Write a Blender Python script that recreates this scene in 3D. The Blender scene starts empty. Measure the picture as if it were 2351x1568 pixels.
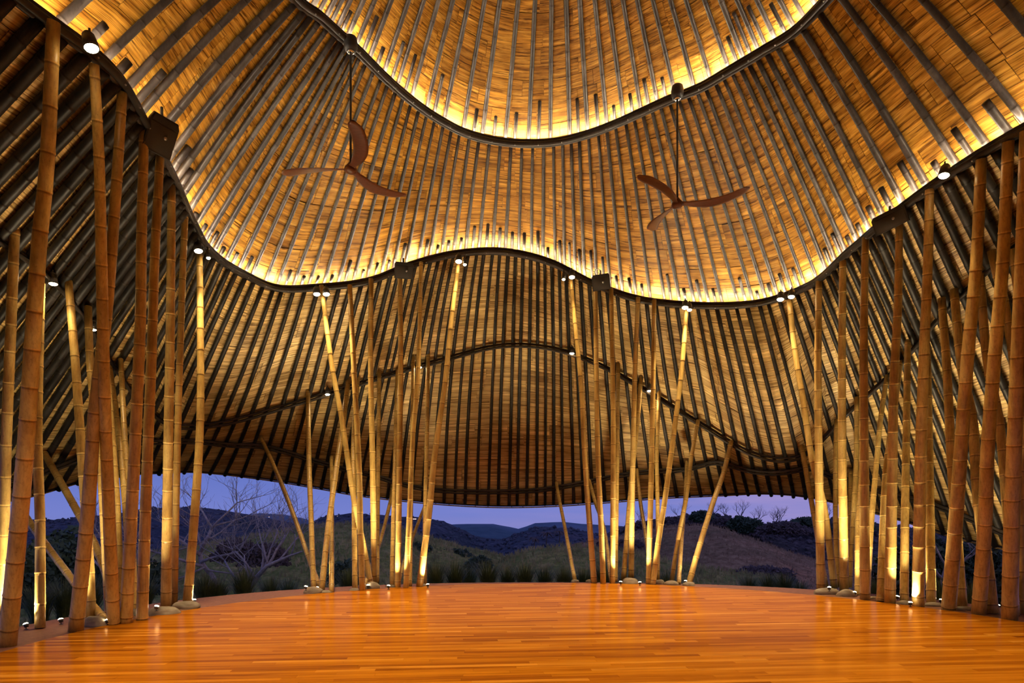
import bpy, bmesh, math, random
from mathutils import Vector, Matrix, noise
random.seed(7)
R = random.Random(11)

# ------------------------------------------------------------------ camera, sky, exposure
SC = bpy.context.scene
COL = SC.collection
F, CX, YH, EYE = 1450.0, 1175.5, 1170.0, 1.6      # focal length (px of the 2351 frame), horizon row, eye height
cam = bpy.data.cameras.new('camera'); cam_o = bpy.data.objects.new('camera', cam); COL.objects.link(cam_o)
cam.sensor_width = 36.0; cam.lens = 36.0 * F / 2351.0
cam.shift_y = (YH - 784.0) / 2351.0
cam.clip_start = 0.05; cam.clip_end = 9000
cam_o.location = (0, 0, EYE); cam_o.rotation_euler = (math.pi / 2, 0, 0)
SC.camera = cam_o
SC.view_settings.view_transform = 'Standard'; SC.view_settings.look = 'None'
SC.view_settings.gamma = 1.0; SC.view_settings.exposure = 0.0
SC.view_settings.use_curve_mapping = False
LED_COL = (1.0, 0.82, 0.58); LED_POWER = 310.0
UP_COL = (1.0, 0.80, 0.48)
SPOT_COL = (1.0, 0.72, 0.38)
P_SPOT_B, P_SPOT_C, P_GROUND = 370.0, 70.0, 270.0

w = bpy.data.worlds.new('dusk_sky'); SC.world = w; w.use_nodes = True
nt = w.node_tree; nt.nodes.clear()
def N(nt, t, **kw):
    n = nt.nodes.new(t)
    for k, v in kw.items(): setattr(n, k, v)
    return n
tc = N(nt, 'ShaderNodeTexCoord'); sp = N(nt, 'ShaderNodeSeparateXYZ'); nt.links.new(tc.outputs['Generated'], sp.inputs[0])
mr = N(nt, 'ShaderNodeMapRange'); mr.inputs[1].default_value = -0.05; mr.inputs[2].default_value = 0.9
nt.links.new(sp.outputs['Z'], mr.inputs[0])
cr = N(nt, 'ShaderNodeValToRGB'); nt.links.new(mr.outputs[0], cr.inputs[0])
e = cr.color_ramp.elements
e[0].position = 0.0; e[0].color = (0.20, 0.215, 0.52, 1)
e[1].position = 1.0; e[1].color = (0.10, 0.135, 0.42, 1)
for p, c in ((0.05, (0.175, 0.215, 0.60, 1)), (0.12, (0.12, 0.175, 0.55, 1)), (0.35, (0.11, 0.15, 0.48, 1))):
    q = e.new(p); q.color = c
# faint pink cirrus towards the afterglow on the right
mp = N(nt, 'ShaderNodeMapping'); mp.inputs['Scale'].default_value = (1.5, 1.5, 16); nt.links.new(tc.outputs['Generated'], mp.inputs[0])
nz = N(nt, 'ShaderNodeTexNoise'); nz.inputs['Scale'].default_value = 2.2; nz.inputs['Detail'].default_value = 4; nt.links.new(mp.outputs[0], nz.inputs[0])
m1 = N(nt, 'ShaderNodeMapRange'); m1.inputs[1].default_value = 0.42; m1.inputs[2].default_value = 0.72; nt.links.new(nz.outputs[0], m1.inputs[0])
m2 = N(nt, 'ShaderNodeMapRange'); m2.inputs[1].default_value = -0.25; m2.inputs[2].default_value = 0.7; nt.links.new(sp.outputs['X'], m2.inputs[0])
mm = N(nt, 'ShaderNodeMath', operation='MULTIPLY'); nt.links.new(m1.outputs[0], mm.inputs[0]); nt.links.new(m2.outputs[0], mm.inputs[1])
mx = N(nt, 'ShaderNodeMixRGB'); mx.inputs[2].default_value = (0.42, 0.31, 0.60, 1)
nt.links.new(mm.outputs[0], mx.inputs[0]); nt.links.new(cr.outputs[0], mx.inputs[1])
bg = N(nt, 'ShaderNodeBackground'); bg.inputs[1].default_value = 1.0; nt.links.new(mx.outputs[0], bg.inputs[0])
ow = N(nt, 'ShaderNodeOutputWorld'); nt.links.new(bg.outputs[0], ow.inputs[0])

# ------------------------------------------------------------------ helpers
def P(px, py, d):
    return Vector(((px - CX) / F * d, d, EYE + (YH - py) / F * d))
def PZ(px, py, z):
    d = (z - EYE) * F / (YH - py)
    return P(px, py, d)
def G(px, py, z=0.0):
    return P(px, py, (EYE - z) * F / (py - YH))
def proj(p):
    return (CX + F * p.x / p.y, YH - F * (p.z - EYE) / p.y)

def obj(name, verts, faces, mat, parent=None, smooth=True, uvs=None, tone=None):
    me = bpy.data.meshes.new(name)
    me.from_pydata([tuple(v) for v in verts], [], faces)
    if uvs is not None:
        l = me.uv_layers.new(name='UVMap').data
        for i, lp in enumerate(me.loops): l[i].uv = uvs[lp.vertex_index]
    if tone is not None:
        a = me.attributes.new('tone', 'FLOAT', 'POINT')
        if isinstance(tone, (int, float)): tone = [tone] * len(verts)
        a.data.foreach_set('value', tone)
    if smooth: me.polygons.foreach_set('use_smooth', [True] * len(me.polygons))
    me.materials.append(mat)
    o = bpy.data.objects.new(name, me); COL.objects.link(o)
    if parent: o.parent = parent
    return o
def empty(name, loc=(0, 0, 0), rz=0):
    o = bpy.data.objects.new(name, None); COL.objects.link(o); o.location = loc; o.rotation_euler = (0, 0, rz)
    o.empty_display_size = 0.1
    return o
def tag(o, label=None, cat=None, group=None, kind=None):
    if label: o['label'] = label
    if cat: o['category'] = cat
    if group: o['group'] = group
    if kind: o['kind'] = kind
    return o
class MB:
    def __init__(s): s.v = []; s.f = []; s.uv = []; s.t = []
    def add(s, v, f, uv=None, t=0.5):
        b = len(s.v); s.v += list(v); s.f += [tuple(i + b for i in q) for q in f]
        s.uv += list(uv) if uv else [(0, 0)] * len(v); s.t += [t] * len(v)
    def build(s, name, mat, parent=None, smooth=True):
        return obj(name, s.v, s.f, mat, parent, smooth, s.uv, s.t)
def frame_dirs(pts):
    out = []; ref = None
    for i in range(len(pts)):
        t = (pts[min(i + 1, len(pts) - 1)] - pts[max(i - 1, 0)])
        if t.length < 1e-9: t = Vector((0, 0, 1))
        t.normalize()
        if ref is None: ref = Vector((0, 0, 1)) if abs(t.z) < 0.9 else Vector((1, 0, 0))
        a = t.cross(ref)
        if a.length < 1e-6: a = t.orthogonal()
        a.normalize(); b = a.cross(t).normalized(); ref = b
        out.append((a, b))
    return out
def tube(pts, rad, n=8, caps=True, closed=False):
    """verts, faces, uvs of a tube along pts; rad is a number or a list"""
    if not isinstance(rad, (list, tuple)): rad = [rad] * len(pts)
    fr = frame_dirs(pts); v = []; f = []; uv = []; L = 0.0
    for i, p in enumerate(pts):
        if i: L += (p - pts[i - 1]).length
        a, b = fr[i]
        for k in range(n):
            th = 2 * math.pi * k / n
            v.append(p + (a * math.cos(th) + b * math.sin(th)) * rad[i]); uv.append((k / n, L))
    m = len(pts)
    for i in range(m - 1 + (1 if closed else 0)):
        for k in range(n):
            j = (i + 1) % m
            f.append((i * n + k, i * n + (k + 1) % n, j * n + (k + 1) % n, j * n + k))
    if caps and not closed:
        f.append(tuple(range(n))[::-1]); f.append(tuple((m - 1) * n + k for k in range(n)))
    return v, f, uv
def culm(path, r0, r1, rng, pitch=0.4, n=10, bump=1.10):
    """bamboo culm: path(t) -> point, node rings every pitch metres"""
    L = sum((path((i + 1) / 12) - path(i / 12)).length for i in range(12))
    s = rng.uniform(0.1, 0.9) * pitch; cuts = [(0.0, 1.0)]
    while s < L - 0.02:
        t = s / L; e = 0.014 / L
        cuts += [(t - e * 3.2, 1.0), (t - e * 1.2, 0.985), (t - e * 0.3, bump), (t + e * 0.5, bump * 0.995), (t + e * 1.6, 1.0)]
        s += pitch * rng.uniform(0.85, 1.12)
    cuts.append((1.0, 1.0))
    cuts = sorted(c for c in cuts if 0 <= c[0] <= 1)
    pts = [path(t) for t, _ in cuts]; rad = [(r0 + (r1 - r0) * t) * k for t, k in cuts]
    v, f, uv = tube(pts, rad, n)
    tn = []
    for _, k in cuts: tn += [1.0 if k == bump else 0.0 if k == 0.985 else 0.62 if k == bump * 0.995 else 0.5] * n
    culm.tone = tn
    return v, f, uv
def box(c, sx, sy, sz, rot=None):
    v = []
    for x in (-1, 1):
        for y in (-1, 1):
            for z in (-1, 1):
                q = Vector((x * sx / 2, y * sy / 2, z * sz / 2))
                if rot is not None: q = rot @ q
                v.append(Vector(c) + q)
    return v, [(0, 1, 3, 2), (4, 6, 7, 5), (0, 4, 5, 1), (2, 3, 7, 6), (0, 2, 6, 4), (1, 5, 7, 3)]

# ------------------------------------------------------------------ materials
def new_mat(name):
    m = bpy.data.materials.new(name); m.use_nodes = True
    nt = m.node_tree; b = nt.nodes['Principled BSDF']
    return m, nt, b
def ramp(nt, src, stops):
    c = N(nt, 'ShaderNodeValToRGB'); nt.links.new(src, c.inputs[0]); e = c.color_ramp.elements
    e[0].position, e[0].color = stops[0][0], (*stops[0][1], 1); e[1].position, e[1].color = stops[-1][0], (*stops[-1][1], 1)
    for p, col in stops[1:-1]:
        q = e.new(p); q.color = (*col, 1)
    return c.outputs[0]
def mix(nt, fac, a, b, mode='MIX'):
    m = N(nt, 'ShaderNodeMixRGB', blend_type=mode)
    for i, s in enumerate((fac, a, b)):
        if isinstance(s, (int, float)): m.inputs[i].default_value = s
        elif isinstance(s, tuple): m.inputs[i].default_value = (*s, 1)
        else: nt.links.new(s, m.inputs[i])
    return m.outputs[0]
def noise_tex(nt, vec, scale, map_scale=(1, 1, 1), detail=3, rough=0.5, loc=None):
    mp = N(nt, 'ShaderNodeMapping'); mp.inputs['Scale'].default_value = map_scale
    nt.links.new(vec, mp.inputs[0])
    if loc is not None: nt.links.new(loc, mp.inputs['Location'])
    n = N(nt, 'ShaderNodeTexNoise'); n.inputs['Scale'].default_value = scale; n.inputs['Detail'].default_value = detail
    n.inputs['Roughness'].default_value = rough; nt.links.new(mp.outputs[0], n.inputs[0])
    return n.outputs[0]
def bump(nt, b, h, strength=0.3, dist=0.01):
    n = N(nt, 'ShaderNodeBump'); n.inputs['Strength'].default_value = strength; n.inputs['Distance'].default_value = dist
    nt.links.new(h, n.inputs['Height']); nt.links.new(n.outputs[0], b.inputs['Normal'])
def math_n(nt, op, a, b=None):
    m = N(nt, 'ShaderNodeMath', operation=op)
    for i, s in enumerate((a, b)):
        if s is None: continue
        if isinstance(s, (int, float)): m.inputs[i].default_value = s
        else: nt.links.new(s, m.inputs[i])
    return m.outputs[0]

def mat_mat(name, dark, mid, light, gap):
    """split-bamboo matting: fine slats running across the rafters"""
    m, nt, b = new_mat(name)
    uv = N(nt, 'ShaderNodeUVMap'); at = N(nt, 'ShaderNodeAttribute', attribute_name='tone')
    offs = N(nt, 'ShaderNodeCombineXYZ'); nt.links.new(math_n(nt, 'MULTIPLY', at.outputs['Fac'], 37.0), offs.inputs[0])
    nt.links.new(math_n(nt, 'MULTIPLY', at.outputs['Fac'], 91.0), offs.inputs[1])
    fine = noise_tex(nt, uv.outputs[0], 1.0, (1.3, 36, 1), 3, 0.7, offs.outputs[0])
    fine2 = noise_tex(nt, uv.outputs[0], 1.0, (0.7, 15, 1), 2, 0.6, offs.outputs[0])
    blot = noise_tex(nt, uv.outputs[0], 1.3, (1, 1.4, 1), 4, 0.6)
    c = ramp(nt, fine2, [(0.3, dark), (0.5, mid), (0.7, light)])
    tonec = ramp(nt, at.outputs['Fac'], [(0.0, (0.62, 0.56, 0.46)), (0.5, (1, 1, 1)), (1.0, (1.3, 1.28, 1.2))])
    c = mix(nt, 1.0, c, tonec, 'MULTIPLY')
    bl = ramp(nt, blot, [(0.32, (0.72, 0.66, 0.58)), (0.5, (1, 1, 1)), (0.7, (1.12, 1.12, 1.08))])
    c = mix(nt, 1.0, c, bl, 'MULTIPLY')
    lines = ramp(nt, fine, [(0.36, gap), (0.45, (0.8, 0.76, 0.72)), (0.50, (1, 1, 1)), (0.58, (1.1, 1.1, 1.08)), (0.66, (1.5, 1.45, 1.35))])
    c = mix(nt, 1.0, c, lines, 'MULTIPLY')
    nt.links.new(c, b.inputs['Base Color'])
    b.inputs['Roughness'].default_value = 0.42; b.inputs['Specular IOR Level'].default_value = 0.18
    bump(nt, b, fine, 0.55, 0.006)
    return m
M = {}
M['mat_warm'] = mat_mat('split_bamboo_mat', (0.22, 0.098, 0.011), (0.43, 0.215, 0.028), (0.62, 0.36, 0.075), (0.22, 0.16, 0.09))
M['mat_pale'] = mat_mat('pale_bamboo_mat', (0.29, 0.19, 0.065), (0.52, 0.365, 0.145), (0.70, 0.53, 0.25), (0.28, 0.21, 0.13))
def culm_mat(name, c0, c1, c2, rough, streak=1.0):
    m, nt, b = new_mat(name)
    uv = N(nt, 'ShaderNodeUVMap'); tc = N(nt, 'ShaderNodeTexCoord'); oi = N(nt, 'ShaderNodeObjectInfo')
    offs = N(nt, 'ShaderNodeCombineXYZ')
    for i, k in enumerate((17.0, 43.0, 29.0)): nt.links.new(math_n(nt, 'MULTIPLY', oi.outputs['Random'], k), offs.inputs[i])
    st = noise_tex(nt, tc.outputs['Object'], 1.0, (38, 38, 0.9), 3, 0.6, offs.outputs[0])
    bl = noise_tex(nt, tc.outputs['Object'], 1.7, (1.4, 1.4, 0.8), 4, 0.62, offs.outputs[0])
    sm = noise_tex(nt, tc.outputs['Object'], 34, (1, 1, 1), 3, 0.6, offs.outputs[0])
    c = ramp(nt, bl, [(0.3, c0), (0.5, c1), (0.68, c2)])
    c = mix(nt, 0.55 * streak, c, ramp(nt, st, [(0.32, (0.55, 0.5, 0.42)), (0.5, (1, 1, 1)), (0.7, (1.2, 1.18, 1.1))]), 'MULTIPLY')
    c = mix(nt, 0.6, c, ramp(nt, sm, [(0.30, (0.6, 0.55, 0.5)), (0.42, (1, 1, 1)), (0.9, (1.05, 1.05, 1.05))]), 'MULTIPLY')
    c = mix(nt, 0.8, c, ramp(nt, oi.outputs['Random'], [(0.0, (0.84, 0.80, 0.72)), (0.5, (1, 1, 1)), (1.0, (1.12, 1.14, 1.1))]), 'MULTIPLY')
    at = N(nt, 'ShaderNodeAttribute', attribute_name='tone')
    c = mix(nt, 1.0, c, ramp(nt, at.outputs['Fac'], [(0.0, (0.38, 0.32, 0.28)), (0.4, (1, 1, 1)), (0.55, (1, 1, 1)), (1.0, (1.45, 1.5, 1.6))]), 'MULTIPLY')
    nt.links.new(c, b.inputs['Base Color']); b.inputs['Roughness'].default_value = rough
    if name != 'golden_bamboo': b.inputs['Specular IOR Level'].default_value = 0.20
    bump(nt, b, sm, 0.12, 0.004)
    return m
M['pole'] = culm_mat('golden_bamboo', (0.28, 0.165, 0.042), (0.47, 0.31, 0.090), (0.61, 0.44, 0.15), 0.38)
M['black'] = culm_mat('black_bamboo', (0.017, 0.014, 0.0135), (0.030, 0.025, 0.024), (0.066, 0.057, 0.055), 0.38, 0.8)
M['black_dull'] = culm_mat('dull_black_bamboo', (0.010, 0.009, 0.0085), (0.019, 0.017, 0.016), (0.042, 0.037, 0.035), 0.45, 0.8)
M['beam'] = culm_mat('beam_bamboo', (0.018, 0.015, 0.014), (0.032, 0.027, 0.025), (0.06, 0.05, 0.047), 0.34, 0.6)
def plain(name, col, rough=0.5, metal=0.0, emit=None, power=0.0, spec=0.5):
    m, nt, b = new_mat(name)
    b.inputs['Base Color'].default_value = (*col, 1); b.inputs['Roughness'].default_value = rough
    b.inputs['Metallic'].default_value = metal; b.inputs['Specular IOR Level'].default_value = spec
    if emit: b.inputs['Emission Color'].default_value = (*emit, 1); b.inputs['Emission Strength'].default_value = power
    return m
def speckle(name, ca, cb, scale, rough=0.7, stretch=(1, 1, 1), bumps=0.3, coord='Object', detail=4, dist=0.01):
    m, nt, b = new_mat(name); tc = N(nt, 'ShaderNodeTexCoord')
    n = noise_tex(nt, tc.outputs[coord], scale, stretch, detail, 0.65)
    c = ramp(nt, n, [(0.32, ca), (0.68, cb)]); nt.links.new(c, b.inputs['Base Color'])
    b.inputs['Roughness'].default_value = rough; bump(nt, b, n, bumps, dist)
    return m
M['metal'] = speckle('black_metal', (0.02, 0.02, 0.022), (0.035, 0.035, 0.037), 40, 0.4)
M['bolt'] = plain('steel_bolt', (0.35, 0.34, 0.33), 0.35, 1.0)
M['lens'] = plain('lamp_lens', (1, 1, 1), 0.3, 0, SPOT_COL, 70.0)
M['uplens'] = plain('uplight_lens', (1, 1, 1), 0.3, 0, UP_COL, 40.0)
M['led'] = plain('led_strip', (1, 1, 1), 0.5, 0, LED_COL, LED_POWER)
M['wood'] = speckle('fan_wood', (0.075, 0.022, 0.010), (0.16, 0.05, 0.024), 9, 0.35, (1, 8, 8), 0.05)
M['cone'] = speckle('speaker_plastic', (0.014, 0.013, 0.012), (0.026, 0.024, 0.022), 200, 0.75)
M['grille'] = speckle('speaker_grille', (0.020, 0.017, 0.014), (0.042, 0.036, 0.03), 420, 0.7, bumps=0.5, detail=1, dist=0.002)
M['stone'] = speckle('river_stone', (0.20, 0.165, 0.125), (0.36, 0.31, 0.25), 5, 0.75, (1, 1, 3), 0.2)
M['cement'] = speckle('pink_cement', (0.16, 0.062, 0.036), (0.24, 0.10, 0.06), 14, 0.7, bumps=0.15)
M['chrome'] = plain('chrome', (0.6, 0.6, 0.6), 0.2, 1.0)
# floor boards
def floor_mat():
    m, nt, b = new_mat('teak_boards')
    uv = N(nt, 'ShaderNodeUVMap'); at = N(nt, 'ShaderNodeAttribute', attribute_name='tone')
    offs = N(nt, 'ShaderNodeCombineXYZ'); nt.links.new(math_n(nt, 'MULTIPLY', at.outputs['Fac'], 61.0), offs.inputs[0])
    nt.links.new(math_n(nt, 'MULTIPLY', at.outputs['Fac'], 23.0), offs.inputs[1])
    g = noise_tex(nt, uv.outputs[0], 1.0, (1.1, 34, 1), 4, 0.6, offs.outputs[0])
    g2 = noise_tex(nt, uv.outputs[0], 1.0, (0.7, 7, 1), 3, 0.6, offs.outputs[0])
    c = ramp(nt, at.outputs['Fac'], [(0.0, (0.30, 0.088, 0.005)), (0.3, (0.43, 0.142, 0.006)), (0.7, (0.54, 0.195, 0.009)), (1.0, (0.70, 0.30, 0.030))])
    c = mix(nt, 0.85, c, ramp(nt, g2, [(0.3, (0.62, 0.52, 0.42)), (0.48, (1, 1, 1)), (0.72, (1.18, 1.2, 1.15))]), 'MULTIPLY')
    c = mix(nt, 0.6, c, ramp(nt, g, [(0.3, (0.7, 0.62, 0.5)), (0.5, (1, 1, 1)), (0.7, (1.12, 1.12, 1.1))]), 'MULTIPLY')
    nt.nodes.remove(b)
    df = N(nt, 'ShaderNodeBsdfDiffuse'); gl = N(nt, 'ShaderNodeBsdfGlossy'); ms = N(nt, 'ShaderNodeMixShader'); fz = N(nt, 'ShaderNodeFresnel')
    nt.links.new(c, df.inputs['Color']); gl.inputs['Color'].default_value = (1.0, 0.66, 0.36, 1); gl.inputs['Roughness'].default_value = 0.20
    fz.inputs['IOR'].default_value = 1.4
    fm = N(nt, 'ShaderNodeMapRange'); fm.inputs[1].default_value = 0.02; fm.inputs[2].default_value = 0.6; fm.inputs[3].default_value = 0.05; fm.inputs[4].default_value = 0.26
    nt.links.new(fz.outputs[0], fm.inputs[0]); nt.links.new(fm.outputs[0], ms.inputs[0]); nt.links.new(df.outputs[0], ms.inputs[1]); nt.links.new(gl.outputs[0], ms.inputs[2])
    bn = N(nt, 'ShaderNodeBump'); bn.inputs['Strength'].default_value = 0.05; bn.inputs['Distance'].default_value = 0.002; nt.links.new(g, bn.inputs['Height'])
    nt.links.new(bn.outputs[0], gl.inputs['Normal'])
    nt.links.new(ms.outputs[0], nt.nodes['Material Output'].inputs['Surface'])
    return m
M['floor'] = floor_mat()
M['slab'] = plain('dark_subfloor', (0.03, 0.012, 0.005), 0.8)

# ------------------------------------------------------------------ roof shells: control ribs (pixel points of the rims with their height or distance)
AX = Vector((0.45, 6.6, 0))
def T_of(a):
    d = Vector((a.x - AX.x, a.y - AX.y, 0)); d.normalize()
    return Vector((AX.x, AX.y, 10.6)) + d * 0.95
CR = []   # (A, B, C, E)
def cr(a, b, zb, c, dc, e_, de):
    CR.append((PZ(a[0], a[1], 8.5), PZ(b[0], b[1], zb), P(c[0], c[1], dc), P(e_[0], e_[1], de)))
def cw(bx, by, zb):
    B = Vector((bx, by, zb)); h = Vector((bx, by, 0)) - AX
    CR.append((Vector((AX.x, AX.y, 8.5)) + h * 0.5, B, Vector((AX.x, AX.y, 5.3)) + h * 1.3, Vector((AX.x, AX.y, 1.7)) + h * 1.75))
cw(0.4, -1.2, 7.0); cw(-2.4, -0.3, 6.3); cw(-4.3, 2.2, 6.5)
CR.append((Vector((-3.0, 5.9, 8.5)), Vector((-5.0, 4.6, 6.6)), Vector((-6.7, 4.2, 5.1)), Vector((-9.4, 3.6, 2.8))))
cr((360, -300), (60, 0), 6.6, (-300, 380), 6.4, (-900, 930), 6.7)
cr((530, -140), (241, 138), 6.6, (-100, 500), 7.6, (-560, 1010), 8.2)
cr((636, -55), (340, 290), 6.6, (80, 618), 9.0, (-320, 1110), 9.5)
cr((690, 0), (398, 400), 6.55, (170, 708), 10.3, (-170, 1160), 11.0)
cr((740, 36), (446, 508), 6.5, (250, 834), 11.8, (60, 1140), 12.8)
cr((777, 70), (482, 570), 6.4, (320, 925), 13.2, (215, 1098), 14.0)
cr((812, 101), (570, 630), 6.35, (420, 982), 14.2, (370, 1084), 15.2)
cr((829, 117), (627, 655), 6.3, (505, 974), 14.6, (444, 1082), 15.8)
cr((884, 172), (740, 655), 6.35, (655, 934), 15.0, (600, 1098), 16.3)
cr((942, 223), (850, 640), 6.5, (786, 895), 15.3, (735, 1120), 16.8)
cr((1004, 267), (950, 602), 6.85, (892, 862), 15.5, (832, 1137), 17.0)
cr((1077, 304), (1050, 578), 7.1, (1007, 831), 15.6, (980, 1153), 17.1)
cr((1170, 323), (1160, 574), 7.15, (1147, 797), 15.7, (1135, 1162), 17.2)
cr((1260, 323), (1260, 597), 7.0, (1262, 802), 15.7, (1262, 1160), 17.2)
cr((1345, 305), (1360, 646), 6.6, (1374, 839), 15.6, (1398, 1151), 17.0)
cr((1410, 281), (1450, 679), 6.3, (1475, 893), 15.6, (1512, 1142), 16.9)
cr((1483, 248), (1560, 695), 6.15, (1613, 977), 15.4, (1650, 1136), 16.7)
cr((1541, 222), (1650, 698), 6.1, (1733, 1044), 15.1, (1757, 1132), 16.4)
cr((1605, 197), (1750, 690), 6.1, (1841, 1050), 14.7, (1868, 1142), 15.8)
cr((1671, 159), (1850, 655), 6.15, (1950, 950), 14.0, (2032, 1182), 14.8)
cr((1750, 112), (1950, 572), 6.3, (2065, 845), 12.6, (2217, 1238), 13.2)
cr((1834, 57), (2060, 480), 6.4, (2165, 728), 11.3, (2410, 1275), 11.7)
cr((1904, -16), (2170, 400), 6.5, (2275, 622), 10.3, (2600, 1300), 10.4)
cr((1985, -110), (2322, 305), 6.5, (2440, 500), 9.1, (2850, 1330), 9.0)
cr((2120, -230), (2480, 220), 6.55, (2620, 420), 8.1, (3100, 1350), 8.0)
cw(6.5, 5.0, 6.6); cw(5.4, 2.0, 6.4); cw(3.2, -0.3, 6.2)
NC = len(CR)
U = [0.0]
for i in range(NC): U.append(U[-1] + (CR[(i + 1) % NC][1] - CR[i][1]).length)
UT = U[-1]
def spl(k, u):
    u %= UT
    lo, hi = 0, NC
    while hi - lo > 1:
        m = (lo + hi) // 2
        if U[m] <= u: lo = m
        else: hi = m
    i = lo
    p = [CR[(i + j) % NC][k] if isinstance(k, int) else k(CR[(i + j) % NC]) for j in (-1, 0, 1, 2)]
    t = (u - U[i]) / (U[i + 1] - U[i])
    h = U[i + 1] - U[i]; hm = U[i] - U[i - 1] if i > 0 else U[NC] - U[NC - 1]
    hp = U[i + 2] - U[i + 1] if i + 2 <= NC else U[1] - U[0]
    # finite-difference tangents for uneven knots
    m1 = ((p[1] - p[0]) / hm * h + (p[2] - p[1]) / h * hm) / (h + hm) * h
    m2 = ((p[2] - p[1]) / h * hp + (p[3] - p[2]) / hp * h) / (h + hp) * h
    t2, t3 = t * t, t * t * t
    return p[1] * (2 * t3 - 3 * t2 + 1) + m1 * (t3 - 2 * t2 + t) + p[2] * (-2 * t3 + 3 * t2) + m2 * (t3 - t2)
def hdir(a, b):
    d = Vector((b.x - a.x, b.y - a.y, 0)); return d.normalized() if d.length > 1e-6 else Vector((0, 1, 0))
CACHE = {}
def rims(u):
    k = round(u, 4)
    if k not in CACHE:
        A, B, C, E = (spl(j, u) for j in range(4))
        oA = hdir(A, B); oB = hdir(B, C)
        CACHE[k] = (A, B, C, E, oA, oB)
    return CACHE[k]
def S1(u, v):   # crown: v=0 oculus ring, v=1 behind rim A
    A, B, C, E, oA, oB = rims(u)
    p = A + oA * 0.44 + Vector((0, 0, 0.06)); q = T_of(A)
    return q.lerp(p, v) + Vector((0, 0, 0.10)) * math.sin(math.pi * v)
def S2(u, v):   # middle shell: v=0 under rim A, v=1 behind rim B
    A, B, C, E, oA, oB = rims(u)
    p = B + oB * 0.44 + Vector((0, 0, 0.05)); q = A + oA * 0.10 + Vector((0, 0, -0.02))
    return q.lerp(p, v) + Vector((0, 0, 0.07)) * math.sin(math.pi * v)
def S3(u, v):   # outer shell: v=0 under rim B, v=0.5 beam C, v=1 eave
    A, B, C, E, oA, oB = rims(u)
    q = B + oB * 0.08 + Vector((0, 0, -0.02))
    cc = C + oB * 0.12
    # quadratic through the three rim points, chord-length parameter
    a = (cc - q).length; tc = min(0.6, max(0.22, a / (a + (E - cc).length)))
    t = v; l0 = (t - tc) * (t - 1) / tc; l1 = t * (t - 1) / (tc * (tc - 1)); l2 = t * (t - tc) / (1 - tc)
    return q * l0 + cc * l1 + E * l2
def normal(S, u, v):
    e = 1e-2
    a = S(u + e, v) - S(u - e, v); b = S(u, min(v + e, 1)) - S(u, max(v - e, 0))
    n = a.cross(b)
    if n.length < 1e-9: return Vector((0, 0, -1))
    n.normalize()
    c = Vector((AX.x, AX.y, 3.0)) - S(u, v)
    return n if n.dot(c) > 0 else -n
# visible range of u
u_lo, u_hi = U[3], U[NC - 3]
def u_at_px(k, px, lo=None, hi=None):
    best = None; u = u_lo + 0.3
    while u < u_hi:
        p = rims(u)[k]
        if p.y > 0.5:
            d = abs(proj(p)[0] - px)
            if best is None or d < best[0]: best = (d, u)
        u += 0.05
    return best[1]
def near_u(k, px, py):
    best = (1e9, 0); u = u_lo
    while u < u_hi:
        p = rims(u)[k]
        if p.y > 0.5:
            q = proj(p); d = (q[0] - px) ** 2 + (q[1] - py) ** 2
            if d < best[0]: best = (d, u)
        u += 0.04
    return best[1]

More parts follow.
